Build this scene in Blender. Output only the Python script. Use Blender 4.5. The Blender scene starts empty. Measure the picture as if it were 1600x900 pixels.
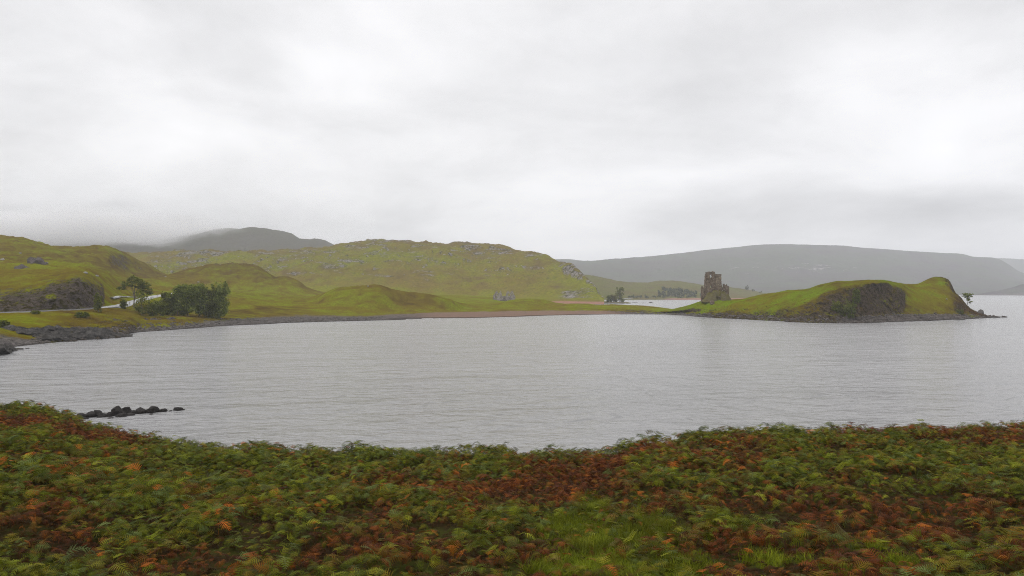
import bpy, bmesh, math, random
import numpy as np
from mathutils import Vector, Matrix, noise as mnoise
from mathutils.bvhtree import BVHTree

random.seed(7)
rng = np.random.default_rng(7)
SC = bpy.context.scene
COL = SC.collection
R = math.radians

# ------------------------------------------------------------------ camera, sky, sun, exposure
EYE = 12.0            # metres above the loch
F = 1244.4            # focal length in photo pixels (28 mm on 36 mm)
HZ = 455.5            # horizon row in the photo
cam_d = bpy.data.cameras.new("camera")
cam_d.lens = 28.0
cam_d.sensor_width = 36.0
cam_d.clip_start = 0.1
cam_d.clip_end = 30000
cam = bpy.data.objects.new("camera", cam_d)
COL.objects.link(cam)
cam.location = (0, 0, EYE)
cam.rotation_euler = (R(90) + math.atan((HZ - 450) / F), 0, 0)
SC.camera = cam

SUN_EL, SUN_AZ = 46.0, 248.0      # azimuth clockwise from +Y
W = bpy.data.worlds.new("World")
SC.world = W
W.use_nodes = True
nt = W.node_tree
nt.nodes.clear()


class NG:
    """small helper to write node trees briefly"""
    def __init__(s, tree):
        s.t = tree

    def n(s, kind, **kw):
        nd = s.t.nodes.new(kind)
        for k, v in kw.items():
            setattr(nd, k, v)
        return nd

    def link(s, a, b):
        s.t.links.new(a, b)

    def put(s, sock, v):
        if isinstance(v, bpy.types.NodeSocket):
            s.link(v, sock)
        else:
            sock.default_value = v

    def m(s, op, a, b=0.0, c=None, clamp=False):
        nd = s.n("ShaderNodeMath", operation=op, use_clamp=clamp)
        s.put(nd.inputs[0], a)
        s.put(nd.inputs[1], b)
        if c is not None:
            s.put(nd.inputs[2], c)
        return nd.outputs[0]

    def vm(s, op, a, b=(0, 0, 0)):
        nd = s.n("ShaderNodeVectorMath", operation=op)
        s.put(nd.inputs[0], a)
        s.put(nd.inputs[1], b)
        return nd.outputs["Value"] if op in ("DOT_PRODUCT", "LENGTH", "DISTANCE") else nd.outputs[0]

    def comb(s, x, y, z):
        nd = s.n("ShaderNodeCombineXYZ")
        for i, v in enumerate((x, y, z)):
            s.put(nd.inputs[i], v)
        return nd.outputs[0]

    def noise(s, vec, scale, detail=4.0, rough=0.55, dist=0.0, color=False):
        nd = s.n("ShaderNodeTexNoise")
        s.put(nd.inputs["Vector"], vec)
        nd.inputs["Scale"].default_value = scale
        nd.inputs["Detail"].default_value = detail
        nd.inputs["Roughness"].default_value = rough
        nd.inputs["Distortion"].default_value = dist
        return nd.outputs["Color" if color else "Fac"]

    def ss(s, v, lo, hi):
        nd = s.n("ShaderNodeMapRange", interpolation_type="SMOOTHSTEP")
        s.put(nd.inputs[0], v)
        s.put(nd.inputs[1], lo)
        s.put(nd.inputs[2], hi)
        return nd.outputs[0]

    def lin(s, v, lo, hi, a, b):
        nd = s.n("ShaderNodeMapRange")
        s.put(nd.inputs[0], v)
        for i, q in enumerate((lo, hi, a, b)):
            s.put(nd.inputs[i + 1], q)
        return nd.outputs[0]

    def mix(s, f, a, b, blend="MIX"):
        nd = s.n("ShaderNodeMix", data_type="RGBA", blend_type=blend)
        s.put(nd.inputs[0], f)
        for sock, v in ((nd.inputs[6], a), (nd.inputs[7], b)):
            if isinstance(v, tuple) and len(v) == 3:
                v = (*v, 1)
            s.put(sock, v)
        return nd.outputs[2]


SKY_GAIN = 1.0
g = NG(nt)
out = g.n("ShaderNodeOutputWorld")
bg = g.n("ShaderNodeBackground")
sky = g.n("ShaderNodeTexSky", sky_type="NISHITA")
sky.sun_disc = False
sky.sun_elevation = R(SUN_EL)
sky.sun_rotation = R(SUN_AZ)
tc = g.n("ShaderNodeTexCoord")
sep = g.n("ShaderNodeSeparateXYZ")
g.link(tc.outputs["Generated"], sep.inputs[0])
dx, dy, dz = sep.outputs
dzc = g.m("MAXIMUM", dz, 0.0)
den = g.m("ADD", dzc, 0.28)
cu = g.m("DIVIDE", dx, den)
cv = g.m("DIVIDE", dy, den)
cp = g.comb(cu, cv, 0.0)
n1 = g.noise(cp, 1.2, 5.0, 0.5, 0.5)
n2 = g.noise(g.vm("ADD", cp, (7.3, 2.1, 4.0)), 3.2, 6.0, 0.55, 0.25)
cl = g.m("ADD", g.m("MULTIPLY", g.m("SUBTRACT", n1, 0.5), 0.72), g.m("MULTIPLY", g.m("SUBTRACT", n2, 0.5), 0.40))
# overcast brightness by elevation (brighter towards the zenith)
elev = g.m("ADD", g.lin(dzc, 0.0, 0.36, 1.00, 0.95), g.lin(dzc, 0.34, 1.0, 0.0, 0.55))
az = g.m("ARCTAN2", dx, dy)


def blob(a0, e0, sa, se, amp):
    """a lighter or darker bank of cloud around azimuth a0 / elevation e0 (degrees)"""
    p = g.m("DIVIDE", g.m("SUBTRACT", az, R(a0)), R(sa))
    q = g.m("DIVIDE", g.m("SUBTRACT", dz, math.sin(R(e0))), math.sin(R(se)))
    r2 = g.m("ADD", g.m("MULTIPLY", p, p), g.m("MULTIPLY", q, q))
    return g.m("MULTIPLY", g.m("EXPONENT", g.m("MULTIPLY", r2, -1.0)), amp)


BLOBS = [(-30, 4.0, 16, 2.6, -0.26), (-14, 4.6, 14, 2.0, -0.08), (5, 4.0, 8, 3.5, 0.26), (18, 5.2, 16, 1.6, -0.26), (25, 9.0, 10, 1.5, 0.10),
         (29, 4.5, 6, 2.0, -0.22), (24, 7.2, 12, 1.5, 0.04), (14, 14.0, 10, 3.0, -0.07), (-18, 13.0, 14, 6.0, 0.07),
         (26, 13.5, 7, 2.5, 0.08)]
tot = g.m("ADD", elev, cl)
for b in BLOBS:
    tot = g.m("ADD", tot, blob(*b))
tot = g.m("MULTIPLY", g.m("MAXIMUM", tot, 0.12), 10.0 * SKY_GAIN)
ccol = g.n("ShaderNodeVectorMath", operation="SCALE")
ccol.inputs[0].default_value = (0.985, 0.978, 0.99)
g.link(tot, ccol.inputs["Scale"])
mixc = g.mix(0.95, sky.outputs[0], ccol.outputs[0])
g.link(mixc, bg.inputs[0])
bg.inputs[1].default_value = 0.1
g.link(bg.outputs[0], out.inputs[0])

sun_d = bpy.data.lights.new("sun", "SUN")
sun_d.energy = 1.0
sun_d.angle = R(18)
sun_d.color = (1.0, 0.965, 0.92)
sun = bpy.data.objects.new("sun", sun_d)
COL.objects.link(sun)
sdir = Vector((math.sin(R(SUN_AZ)) * math.cos(R(SUN_EL)), math.cos(R(SUN_AZ)) * math.cos(R(SUN_EL)), math.sin(R(SUN_EL))))
sun.rotation_euler = sdir.to_track_quat("Z", "Y").to_euler()
sun.location = (-40, -60, 120)

SC.view_settings.view_transform = "Standard"
SC.view_settings.look = "None"
SC.view_settings.exposure = 0.0
SC.view_settings.gamma = 1.0
SC.view_settings.use_curve_mapping = False
SC.cycles.use_denoising = True
SC.cycles.denoiser = "OPENIMAGEDENOISE"
SC.cycles.denoising_input_passes = "RGB_ALBEDO_NORMAL"
SC.cycles.denoising_prefilter = "NONE"
SC.cycles.filter_width = 1.0
SC.cycles.max_bounces = 12
SC.cycles.volume_bounces = 10
SC.cycles.transparent_max_bounces = 8
SC.cycles.sample_clamp_indirect = 4.0


# ------------------------------------------------------------------ numeric helpers
def _hash(ix, iy, iz, seed):
    h = (ix.astype(np.int64) * 374761393 + iy.astype(np.int64) * 668265263 + iz.astype(np.int64) * 2147483647 + seed * 974711) & 0xFFFFFFFF
    h = ((h ^ (h >> 13)) * 1274126177) & 0xFFFFFFFF
    h = h ^ (h >> 16)
    return (h & 0xFFFFFF).astype(np.float64) / 0xFFFFFF * 2 - 1


def vnoise(x, y, seed=0, z=None):
    x0, y0 = np.floor(x), np.floor(y)
    fx, fy = x - x0, y - y0
    ux, uy = fx * fx * fx * (fx * (fx * 6 - 15) + 10), fy * fy * fy * (fy * (fy * 6 - 15) + 10)
    zz = np.zeros_like(x0)

    def plane(zi):
        a = _hash(x0, y0, zi, seed); b = _hash(x0 + 1, y0, zi, seed)
        c = _hash(x0, y0 + 1, zi, seed); d = _hash(x0 + 1, y0 + 1, zi, seed)
        return (a * (1 - ux) + b * ux) * (1 - uy) + (c * (1 - ux) + d * ux) * uy
    if z is None:
        return plane(zz)
    z0 = np.floor(z)
    fz = z - z0
    uz = fz * fz * (3 - 2 * fz)
    return plane(z0) * (1 - uz) + plane(z0 + 1) * uz


def fbm(x, y, octv=5, seed=0, gain=0.5, z=None):
    s, a, t = 0.0, 1.0, 0.0
    for i in range(octv):
        c, q = math.cos(0.6 * i + 0.4), math.sin(0.6 * i + 0.4)
        k = 2.03 ** i
        s = s + a * vnoise((x * c - y * q) * k + 17.3 * i, (x * q + y * c) * k - 9.1 * i, seed + i, None if z is None else z * k)
        t += a
        a *= gain
    return s / t * 1.6


def ridged(x, y, octv=4, seed=0, z=None):
    s, a, t = 0.0, 1.0, 0.0
    for i in range(octv):
        k = 2.1 ** i
        s = s + a * (1 - 2.2 * np.abs(vnoise(x * k + 5.7 * i, y * k, seed + i, None if z is None else z * k)))
        t += a
        a *= 0.5
    return s / t


def sstep(v, lo, hi):
    t = np.clip((v - lo) / (hi - lo), 0, 1)
    return t * t * (3 - 2 * t)


def pchip_rows(K, tq):
    """K (n, cols) values at t = 0..n-1; evaluate at tq (monotone cubic)"""
    n = K.shape[0]
    d = np.diff(K, axis=0)
    m = np.zeros_like(K)
    a, b = d[:-1], d[1:]
    ok = (a * b) > 0
    m[1:-1] = np.where(ok, 2 * a * b / np.where(ok, a + b, 1), 0)
    m[0], m[-1] = d[0], d[-1]
    i = np.clip(np.floor(tq).astype(int), 0, n - 2)
    t = (tq - i)[:, None]
    h00 = 2 * t**3 - 3 * t**2 + 1; h10 = t**3 - 2 * t**2 + t
    h01 = -2 * t**3 + 3 * t**2; h11 = t**3 - t**2
    return h00 * K[i] + h10 * m[i] + h01 * K[i + 1] + h11 * m[i + 1]


def curve1(pts, xq):
    """monotone cubic through (x, y) points; a number is a constant"""
    if isinstance(pts, (int, float)):
        return np.full_like(xq, float(pts))
    xs = np.array([p[0] for p in pts], float)
    ys = np.array([p[1] for p in pts], float)
    h = np.diff(xs)
    d = np.diff(ys) / h
    m = np.zeros_like(ys)
    if len(xs) > 2:
        a, b = d[:-1], d[1:]
        ok = a * b > 0
        m[1:-1] = np.where(ok, 2 * a * b / np.where(ok, a + b, 1), 0)
    m[0], m[-1] = d[0], d[-1]
    q = np.clip(xq, xs[0], xs[-1])
    i = np.clip(np.searchsorted(xs, q, side="right") - 1, 0, len(xs) - 2)
    t = (q - xs[i]) / h[i]
    return ((2 * t**3 - 3 * t**2 + 1) * ys[i] + (t**3 - 2 * t**2 + t) * h[i] * m[i]
            + (-2 * t**3 + 3 * t**2) * ys[i + 1] + (t**3 - t**2) * h[i] * m[i + 1])


def at(px, py, Y):
    """photo direction (px, py) at Y metres in front of the camera -> world point"""
    return Vector(((px - 800) / F * Y, Y, EYE + (HZ - py) / F * Y))


def grid_mesh(name, P, attrs=None, smooth=True):
    nr, nc = P.shape[:2]
    me = bpy.data.meshes.new(name)
    me.vertices.add(nr * nc)
    me.vertices.foreach_set("co", P.reshape(-1).astype(np.float32))
    idx = np.arange(nr * nc).reshape(nr, nc)
    q = np.stack([idx[:-1, :-1], idx[:-1, 1:], idx[1:, 1:], idx[1:, :-1]], -1).reshape(-1, 4)
    me.loops.add(q.size)
    me.loops.foreach_set("vertex_index", q.reshape(-1).astype(np.int32))
    me.polygons.add(len(q))
    me.polygons.foreach_set("loop_start", np.arange(0, q.size, 4, dtype=np.int32))
    me.polygons.foreach_set("loop_total", np.full(len(q), 4, dtype=np.int32))
    me.update(calc_edges=True)
    if smooth:
        me.polygons.foreach_set("use_smooth", np.ones(len(q), bool))
    for k, v in (attrs or {}).items():
        a = me.attributes.new(k, "FLOAT", "POINT")
        a.data.foreach_set("value", v.reshape(-1).astype(np.float32))
    return me


def link(name, me, mat=None, parent=None, kind=None, label=None, cat=None, group=None):
    o = bpy.data.objects.new(name, me)
    COL.objects.link(o)
    if mat is not None and not me.materials:
        me.materials.append(mat)
    if parent is not None:
        o.parent = parent
    for k, v in (("kind", kind), ("label", label), ("category", cat), ("group", group)):
        if v:
            o[k] = v
    return o


def empty(name, loc, label, cat, group=None, rz=0.0):
    o = bpy.data.objects.new(name, None)
    COL.objects.link(o)
    o.location = loc
    o.rotation_euler = (0, 0, rz)
    o.empty_display_size = 0.5
    o["label"], o["category"] = label, cat
    if group:
        o["group"] = group
    return o


# ------------------------------------------------------------------ materials
def new_mat(name):
    m = bpy.data.materials.new(name)
    m.use_nodes = True
    m.node_tree.nodes.clear()
    gg = NG(m.node_tree)
    o = gg.n("ShaderNodeOutputMaterial")
    b = gg.n("ShaderNodeBsdfPrincipled")
    gg.link(b.outputs[0], o.inputs[0])
    return m, gg, b, o


def bump(gg, bsdf, h, strength, dist):
    nd = gg.n("ShaderNodeBump")
    nd.inputs["Strength"].default_value = strength
    nd.inputs["Distance"].default_value = dist
    gg.link(h, nd.inputs["Height"])
    gg.link(nd.outputs[0], bsdf.inputs["Normal"])


def terrain_mat(name, s=1.0, ledge=(1, 1, 1.6), rsc=0.22, green=(0.125, 0.135, 0.012), olive=(0.13, 0.10, 0.020), brown=(0.085, 0.052, 0.020), rock=(0.20, 0.185, 0.185),
                beach=(0.33, 0.17, 0.125), rockamt=0.0, slope_rock=0.55, shade=1.0):
    """moorland: patches of green grass, dull moor grass and heather, broken by grey rock; s = size of the patches in metres / 10"""
    m, gg, b, o = new_mat(name)
    geo = gg.n("ShaderNodeNewGeometry")
    pos = geo.outputs["Position"]
    def attr(nm):
        return gg.n("ShaderNodeAttribute", attribute_name=nm).outputs["Fac"]
    big = gg.noise(pos, 0.028 / s, 4, 0.6, 0.4)
    mid = gg.noise(pos, 0.12 / s, 5, 0.62, 0.3)
    fine = gg.noise(pos, 0.9 / s, 4, 0.65)
    tiny = gg.noise(pos, 5.0 / s, 3, 0.6)
    heath_shade = attr("heath_shade")
    f1 = gg.ss(gg.m("ADD", gg.m("ADD", gg.m("MULTIPLY", big, 0.6), gg.m("MULTIPLY", mid, 0.5)), gg.m("MULTIPLY", heath_shade, 0.5)), 0.46, 0.70)
    col = gg.mix(f1, green, olive)
    f2 = gg.ss(gg.m("ADD", gg.m("ADD", gg.m("MULTIPLY", mid, 0.55), gg.m("MULTIPLY", fine, 0.5)), gg.m("MULTIPLY", heath_shade, 0.55)), 0.54, 0.80)
    col = gg.mix(f2, col, brown)
    v = gg.lin(gg.m("ADD", gg.m("MULTIPLY", fine, 0.6), gg.m("MULTIPLY", tiny, 0.4)), 0.32, 0.68, 0.45 * shade, 1.5 * shade)
    col = gg.mix(1.0, col, gg.comb(v, v, v), "MULTIPLY")
    # rock
    rn = gg.noise(gg.vm("MULTIPLY", pos, ledge), rsc / s, 6, 0.7, 0.8)
    rk = gg.m("ADD", attr("rock"), gg.m("MULTIPLY", gg.m("SUBTRACT", rn, 0.5), 1.5))
    nz = gg.n("ShaderNodeSeparateXYZ")
    gg.link(geo.outputs["Normal"], nz.inputs[0])
    steep = gg.ss(nz.outputs[2], slope_rock + 0.18, slope_rock - 0.1)
    rk = gg.m("ADD", gg.m("ADD", rk, rockamt), gg.m("MULTIPLY", steep, 0.55))
    rf = gg.ss(rk, 0.46, 0.62)
    strata = gg.vm("MULTIPLY", pos, (1.0, 1.0, 3.5))
    r1 = gg.noise(strata, 0.5 / s, 6, 0.7, 1.0)
    r2 = gg.noise(strata, 2.2 / s, 5, 0.7, 0.6)
    rv = gg.lin(gg.m("ADD", gg.m("MULTIPLY", r1, 0.55), gg.m("MULTIPLY", r2, 0.45)), 0.36, 0.64, 0.12, 1.9)
    rcol = gg.mix(1.0, rock, gg.comb(rv, rv, rv), "MULTIPLY")
    rcol = gg.mix(gg.ss(gg.noise(pos, 0.6 / s, 4, 0.6), 0.50, 0.60), rcol, (brown[0] * .9, brown[1] * 1.3, brown[2]))
    col = gg.mix(rf, col, rcol)
    # beach / shingle
    bn = gg.noise(pos, 0.35, 5, 0.7)
    bcol = gg.mix(gg.ss(bn, 0.48, 0.72), beach, (beach[0] * 0.62, beach[1] * 0.78, beach[2] * 0.85))
    bt = gg.lin(gg.noise(pos, 2.5, 3, 0.7), 0.3, 0.7, 0.75, 1.25)
    bcol = gg.mix(1.0, bcol, gg.comb(bt, bt, bt), "MULTIPLY")
    grey = attr("shingle")
    bcol = gg.mix(grey, bcol, gg.mix(1.0, (0.105, 0.095, 0.088), gg.comb(rv, rv, rv), "MULTIPLY"))
    bf = gg.ss(gg.m("ADD", attr("beach"), gg.m("MULTIPLY", gg.m("SUBTRACT", bn, 0.5), 0.5)), 0.42, 0.58)
    col = gg.mix(bf, col, bcol)
    # the strip at the water's edge stays wet and dark
    sp = gg.n("ShaderNodeSeparateXYZ")
    gg.link(pos, sp.inputs[0])
    wet = gg.ss(gg.m("ADD", sp.outputs[2], gg.m("MULTIPLY", fine, 0.25)), 0.42, 0.18)
    wet = gg.m("MULTIPLY", wet, gg.ss(gg.m("ADD", attr("beach"), attr("rock")), 0.1, 0.3))
    col = gg.mix(gg.m("MULTIPLY", wet, 0.75), col, (0.035, 0.030, 0.026))
    gg.link(col, b.inputs["Base Color"])
    b.inputs["Roughness"].default_value = 1.0
    b.inputs["Specular IOR Level"].default_value = 0.0
    h = gg.m("ADD", gg.m("MULTIPLY", gg.m("ADD", fine, gg.m("MULTIPLY", tiny, 0.35)), 1.0), gg.m("MULTIPLY", gg.m("MULTIPLY", rf, rv), 0.8))
    bump(gg, b, h, 0.85, 0.9 * s)
    return m


def rock_mat(name, base=(0.20, 0.185, 0.175), sc=1.0, moss=0.3, lo=0.3, hi=1.6, mosscol=(0.075, 0.07, 0.015), spec=0.06):
    m, gg, b, o = new_mat(name)
    geo = gg.n("ShaderNodeNewGeometry")
    pos = gg.vm("MULTIPLY", geo.outputs["Position"], (1, 1, 2.2))
    a = gg.noise(pos, 0.8 * sc, 6, 0.7, 0.8)
    c = gg.noise(pos, 4.0 * sc, 5, 0.65, 0.4)
    v = gg.lin(gg.m("ADD", gg.m("MULTIPLY", a, 0.55), gg.m("MULTIPLY", c, 0.45)), 0.32, 0.68, lo, hi)
    col = gg.mix(1.0, base, gg.comb(v, v, v), "MULTIPLY")
    mf = gg.ss(gg.noise(geo.outputs["Position"], 0.9 * sc, 4, 0.6), 0.66 - moss * 0.4, 0.78 - moss * 0.3)
    nz = gg.n("ShaderNodeSeparateXYZ")
    gg.link(geo.outputs["Normal"], nz.inputs[0])
    mf = gg.m("MULTIPLY", mf, gg.lin(nz.outputs[2], 0.0, 0.8, 0.25, 1.0))
    col = gg.mix(mf, col, mosscol)
    gg.link(col, b.inputs["Base Color"])
    b.inputs["Roughness"].default_value = 0.8
    b.inputs["Specular IOR Level"].default_value = spec
    bump(gg, b, gg.m("ADD", a, gg.m("MULTIPLY", c, 0.5)), 0.9, 0.25 / sc)
    return m


def masonry_mat(name, base=(0.24, 0.20, 0.16), pale=(0.36, 0.31, 0.25), course=0.45):
    m, gg, b, o = new_mat(name)
    t = gg.n("ShaderNodeTexCoord")
    pos = t.outputs["Object"]
    sp = gg.n("ShaderNodeSeparateXYZ")
    gg.link(pos, sp.inputs[0])
    uv = gg.comb(gg.m("ADD", sp.outputs[0], gg.m("MULTIPLY", sp.outputs[1], 0.83)), sp.outputs[2], 0.0)
    br = gg.n("ShaderNodeTexBrick")
    gg.link(gg.vm("ADD", uv, gg.vm("SCALE", gg.noise(pos, 1.6, 2, 0.5, 0, True))), br.inputs["Vector"])
    br.inputs["Scale"].default_value = 1.0
    br.inputs["Brick Width"].default_value = course * 1.9
    br.inputs["Row Height"].default_value = course
    br.inputs["Mortar Size"].default_value = 0.04
    br.inputs["Color1"].default_value = (*base, 1)
    br.inputs["Color2"].default_value = (*pale, 1)
    br.inputs["Mortar"].default_value = (0.09, 0.075, 0.06, 1)
    a = gg.noise(pos, 0.5, 5, 0.65, 0.4)
    v = gg.lin(a, 0.3, 0.7, 0.45, 1.35)
    col = gg.mix(1.0, br.outputs[0], gg.comb(v, v, v), "MULTIPLY")
    st = gg.ss(gg.noise(gg.vm("MULTIPLY", pos, (1, 1, 0.35)), 0.8, 4, 0.6), 0.52, 0.72)
    col = gg.mix(gg.m("MULTIPLY", st, 0.7), col, (0.085, 0.06, 0.04))
    lich = gg.ss(gg.noise(pos, 0.9, 5, 0.7), 0.60, 0.72)
    col = gg.mix(gg.m("MULTIPLY", lich, 0.5), col, (0.16, 0.13, 0.05))
    gg.link(col, b.inputs["Base Color"])
    b.inputs["Roughness"].default_value = 0.95
    b.inputs["Specular IOR Level"].default_value = 0.02
    bump(gg, b, gg.m("ADD", gg.m("MULTIPLY", br.outputs["Fac"], -0.6), gg.noise(pos, 3.0, 4, 0.7)), 0.9, 0.15)
    return m


def leaf_mat(name, c1, c2, c3, sc=0.5, transl=0.4, rough=0.6):
    m, gg, b, o = new_mat(name)
    geo = gg.n("ShaderNodeNewGeometry")
    rnd = geo.outputs["Random Per Island"]
    pos = geo.outputs["Position"]
    n = gg.noise(pos, sc, 3, 0.6)
    col = gg.mix(gg.ss(gg.m("ADD", gg.m("MULTIPLY", rnd, 0.5), gg.m("MULTIPLY", n, 0.6)), 0.3, 0.8), c1, c2)
    col = gg.mix(gg.ss(rnd, 0.86, 1.0), col, c3)
    gg.link(col, b.inputs["Base Color"])
    b.inputs["Roughness"].default_value = rough
    b.inputs["Specular IOR Level"].default_value = 0.05
    tr = gg.n("ShaderNodeBsdfTranslucent")
    gg.link(col, tr.inputs[0])
    mx = gg.n("ShaderNodeMixShader")
    mx.inputs[0].default_value = transl
    gg.link(b.outputs[0], mx.inputs[1])
    gg.link(tr.outputs[0], mx.inputs[2])
    gg.link(mx.outputs[0], o.inputs[0])
    return m


M_near = terrain_mat("moor_shore", s=1.0, green=(0.160, 0.182, 0.003), olive=(0.150, 0.112, 0.007), brown=(0.066, 0.037, 0.008), rock=(0.130, 0.104, 0.082), beach=(0.225, 0.145, 0.105), rockamt=0.045)
M_hill = terrain_mat("moor_hill", s=2.6, green=(0.175, 0.182, 0.004), olive=(0.180, 0.135, 0.022), brown=(0.088, 0.054, 0.022), rock=(0.32, 0.29, 0.265), rockamt=0.125, ledge=(.5, .8, 2.2), rsc=0.13)
M_mount = terrain_mat("mountain_moor", s=6, green=(0.06, 0.055, 0.03), olive=(0.07, 0.06, 0.045), brown=(0.045, 0.035, 0.03), rock=(0.30, 0.28, 0.27), rockamt=0.02)
M_far = terrain_mat("far_moor", s=9, green=(0.065, 0.075, 0.035), olive=(0.070, 0.050, 0.050), brown=(0.012, 0.008, 0.014), rock=(0.40, 0.37, 0.35), rockamt=0.03, ledge=(.35, .7, 2), rsc=0.3)
M_shore = terrain_mat("far_shore_moor_hazed", s=2.2, green=(0.125, 0.128, 0.030), olive=(0.130, 0.098, 0.040), brown=(0.080, 0.058, 0.034), rock=(0.26, 0.24, 0.23), rockamt=0.04)  # greens dulled: extra distance haze put into the colour
M_head = terrain_mat("headland_turf", s=0.8, green=(0.125, 0.175, 0.001), olive=(0.150, 0.122, 0.003), brown=(0.058, 0.030, 0.008), rock=(0.105, 0.077, 0.052), beach=(0.15, 0.115, 0.095), slope_rock=0.5)

# water: dark body, wind-rippled mirror of the sky
m, gg, b, o = new_mat("loch_water")
geo = gg.n("ShaderNodeNewGeometry")
pos = geo.outputs["Position"]
rot = gg.n("ShaderNodeVectorRotate", rotation_type="Z_AXIS")
gg.link(pos, rot.inputs["Vector"])
rot.inputs["Angle"].default_value = R(-14)
rp = rot.outputs[0]
st = gg.vm("MULTIPLY", rp, (0.6, 1.0, 1.0))
w1 = gg.noise(st, 0.38, 2, 0.5, 0.6)
w2 = gg.noise(gg.vm("ADD", st, (31, 7, 0)), 1.9, 4, 0.6, 0.4)
w3 = gg.noise(gg.vm("MULTIPLY", rp, (0.3, 1.0, 1.0)), 0.11, 2, 0.5, 0.5)
gust = gg.noise(gg.vm("MULTIPLY", rp, (0.25, 1.0, 1.0)), 0.018, 3, 0.55)
wh = gg.m("ADD", gg.m("MULTIPLY", w1, 1.0), gg.m("ADD", gg.m("MULTIPLY", w2, 0.27), gg.m("MULTIPLY", w3, 1.6)))
wh = gg.m("MULTIPLY", wh, gg.lin(gust, 0.3, 0.7, 0.75, 1.3))
b.inputs["Base Color"].default_value = (0.31, 0.308, 0.306, 1)
b.inputs["Roughness"].default_value = 0.16
b.inputs["IOR"].default_value = 1.36
bump(gg, b, wh, 1.0, 1.5)
M_water = m

# wet road
m, gg, b, o = new_mat("wet_asphalt")
geo = gg.n("ShaderNodeNewGeometry")
nn = gg.noise(geo.outputs["Position"], 0.6, 4, 0.6)
gg.link(gg.mix(gg.ss(nn, 0.35, 0.65), (0.11, 0.108, 0.105), (0.17, 0.165, 0.16)), b.inputs["Base Color"])
b.inputs["Roughness"].default_value = 0.22
b.inputs["IOR"].default_value = 1.6
M_road = m

M_rockdark = rock_mat("wet_dark_rock", base=(0.030, 0.027, 0.025), sc=1.6, moss=0.1, lo=0.3, hi=1.7, mosscol=(0.02, 0.022, 0.008), spec=0.12)
M_slab = rock_mat("shore_slab_rock", base=(0.075, 0.070, 0.064), sc=0.8, moss=0.12, lo=0.15, hi=2.2)
M_cut = rock_mat("cut_rock", base=(0.10, 0.085, 0.082), sc=0.35, moss=0.2, lo=0.15, hi=1.9, mosscol=(0.085, 0.055, 0.025))
M_pale = rock_mat("pale_gneiss", base=(0.28, 0.265, 0.255), sc=0.8, moss=0.05)
M_stone = rock_mat("shore_stone", base=(0.105, 0.092, 0.082), sc=0.7, moss=0.12, lo=0.3, hi=1.8)
M_castle = masonry_mat("castle_masonry", base=(0.175, 0.132, 0.092), pale=(0.27, 0.212, 0.155), course=0.42)
M_turret = masonry_mat("turret_ashlar", base=(0.26, 0.205, 0.15), pale=(0.36, 0.295, 0.22), course=0.40)
M_house = masonry_mat("house_masonry", base=(0.36, 0.32, 0.30), pale=(0.46, 0.42, 0.39), course=0.4)
M_bark = rock_mat("bark", base=(0.14, 0.12, 0.10), sc=3.0, moss=0.3)
M_wood = rock_mat("weathered_post", base=(0.22, 0.20, 0.18), sc=4.0, moss=0.0)

# ------------------------------------------------------------------ the setting: terrain sheets
BVHS = {}


def sheet(name, mat, pxs, layers, rows, nscale=20.0, seed=1, rockamp=0.0, rscale=6.0, ragged=0.0):
    """terrain through lines seen at rows py (or of height z) and distances Y, near to far; noise in metres on top"""
    px = np.linspace(*pxs)
    Yk, Zk, A, RK, BE, SH, HE = [], [], [], [], [], [], []
    for L in layers:
        if callable(L.get("Y")):
            Y = L["Y"](px)
        elif "Y" in L:
            Y = curve1(L["Y"], px)
        else:
            z = curve1(L["z"], px)
            Y = (EYE - z) * F / (curve1(L["py"], px) - HZ)
        if "z" in L:
            z = curve1(L["z"], px)
        else:
            z = EYE + (HZ - curve1(L["py"], px)) / F * Y
        Yk.append(Y); Zk.append(z)
        for lst, key in ((A, "amp"), (RK, "rock"), (BE, "beach"), (SH, "shingle"), (HE, "heath_shade")):
            lst.append(curve1(L.get(key, 0.0), px))
    tq = np.concatenate([np.arange(n) / n + i for i, n in enumerate(rows)] + [[len(rows)]])
    Y = pchip_rows(np.array(Yk), tq)
    Z = pchip_rows(np.array(Zk), tq)
    lin = lambda K: (lambda K, i, t: K[i] * (1 - t) + K[i + 1] * t)(np.array(K), np.clip(np.floor(tq).astype(int), 0, len(layers) - 2),
                                                                   (tq - np.clip(np.floor(tq).astype(int), 0, len(layers) - 2))[:, None])
    amp, rock, beach, shin, heath_shade = lin(A), lin(RK), lin(BE), lin(SH), lin(HE)
    PX = np.broadcast_to(px, Y.shape)
    X = (PX - 800) / F * Y
    n = fbm(X / nscale, Y / nscale, 7, seed, 0.58)
    kn = ridged(X / (nscale * 0.8) + 3.3, Y / (nscale * 0.8), 4, seed + 40)
    Z = Z + amp * (n * 0.8 + (kn - 0.25) * 0.5)
    k2 = ridged(X / (nscale * 0.26) + 7.7, Y / (nscale * 0.30), 4, seed + 60)
    Z = Z + amp * (k2 - 0.25) * 0.24
    if rockamp:
        rr = np.clip(rock, 0, 1)
        d = ridged(X / rscale + Z / (rscale * 1.6), Y / rscale * 0.4 + Z / rscale * 0.5, 4, seed + 9) - 0.3
        d2 = fbm(X / (rscale * 0.35), Z / (rscale * 0.35), 4, seed + 21)
        Y = Y + rr * rockamp * (d * 0.8 + d2 * 0.35)
        X = (PX - 800) / F * Y
        Z = Z + rr * rockamp * 0.45 * (ridged(X / (rscale * 0.6), Y / (rscale * 0.6), 3, seed + 33) - 0.3)
    P = np.stack([X, Y, Z], -1)
    me = grid_mesh(name, P, dict(rock=rock, beach=beach, shingle=shin, heath_shade=heath_shade))
    o = link(name, me, mat, kind="structure")
    BVHS[name] = (P, o)
    return o


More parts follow.
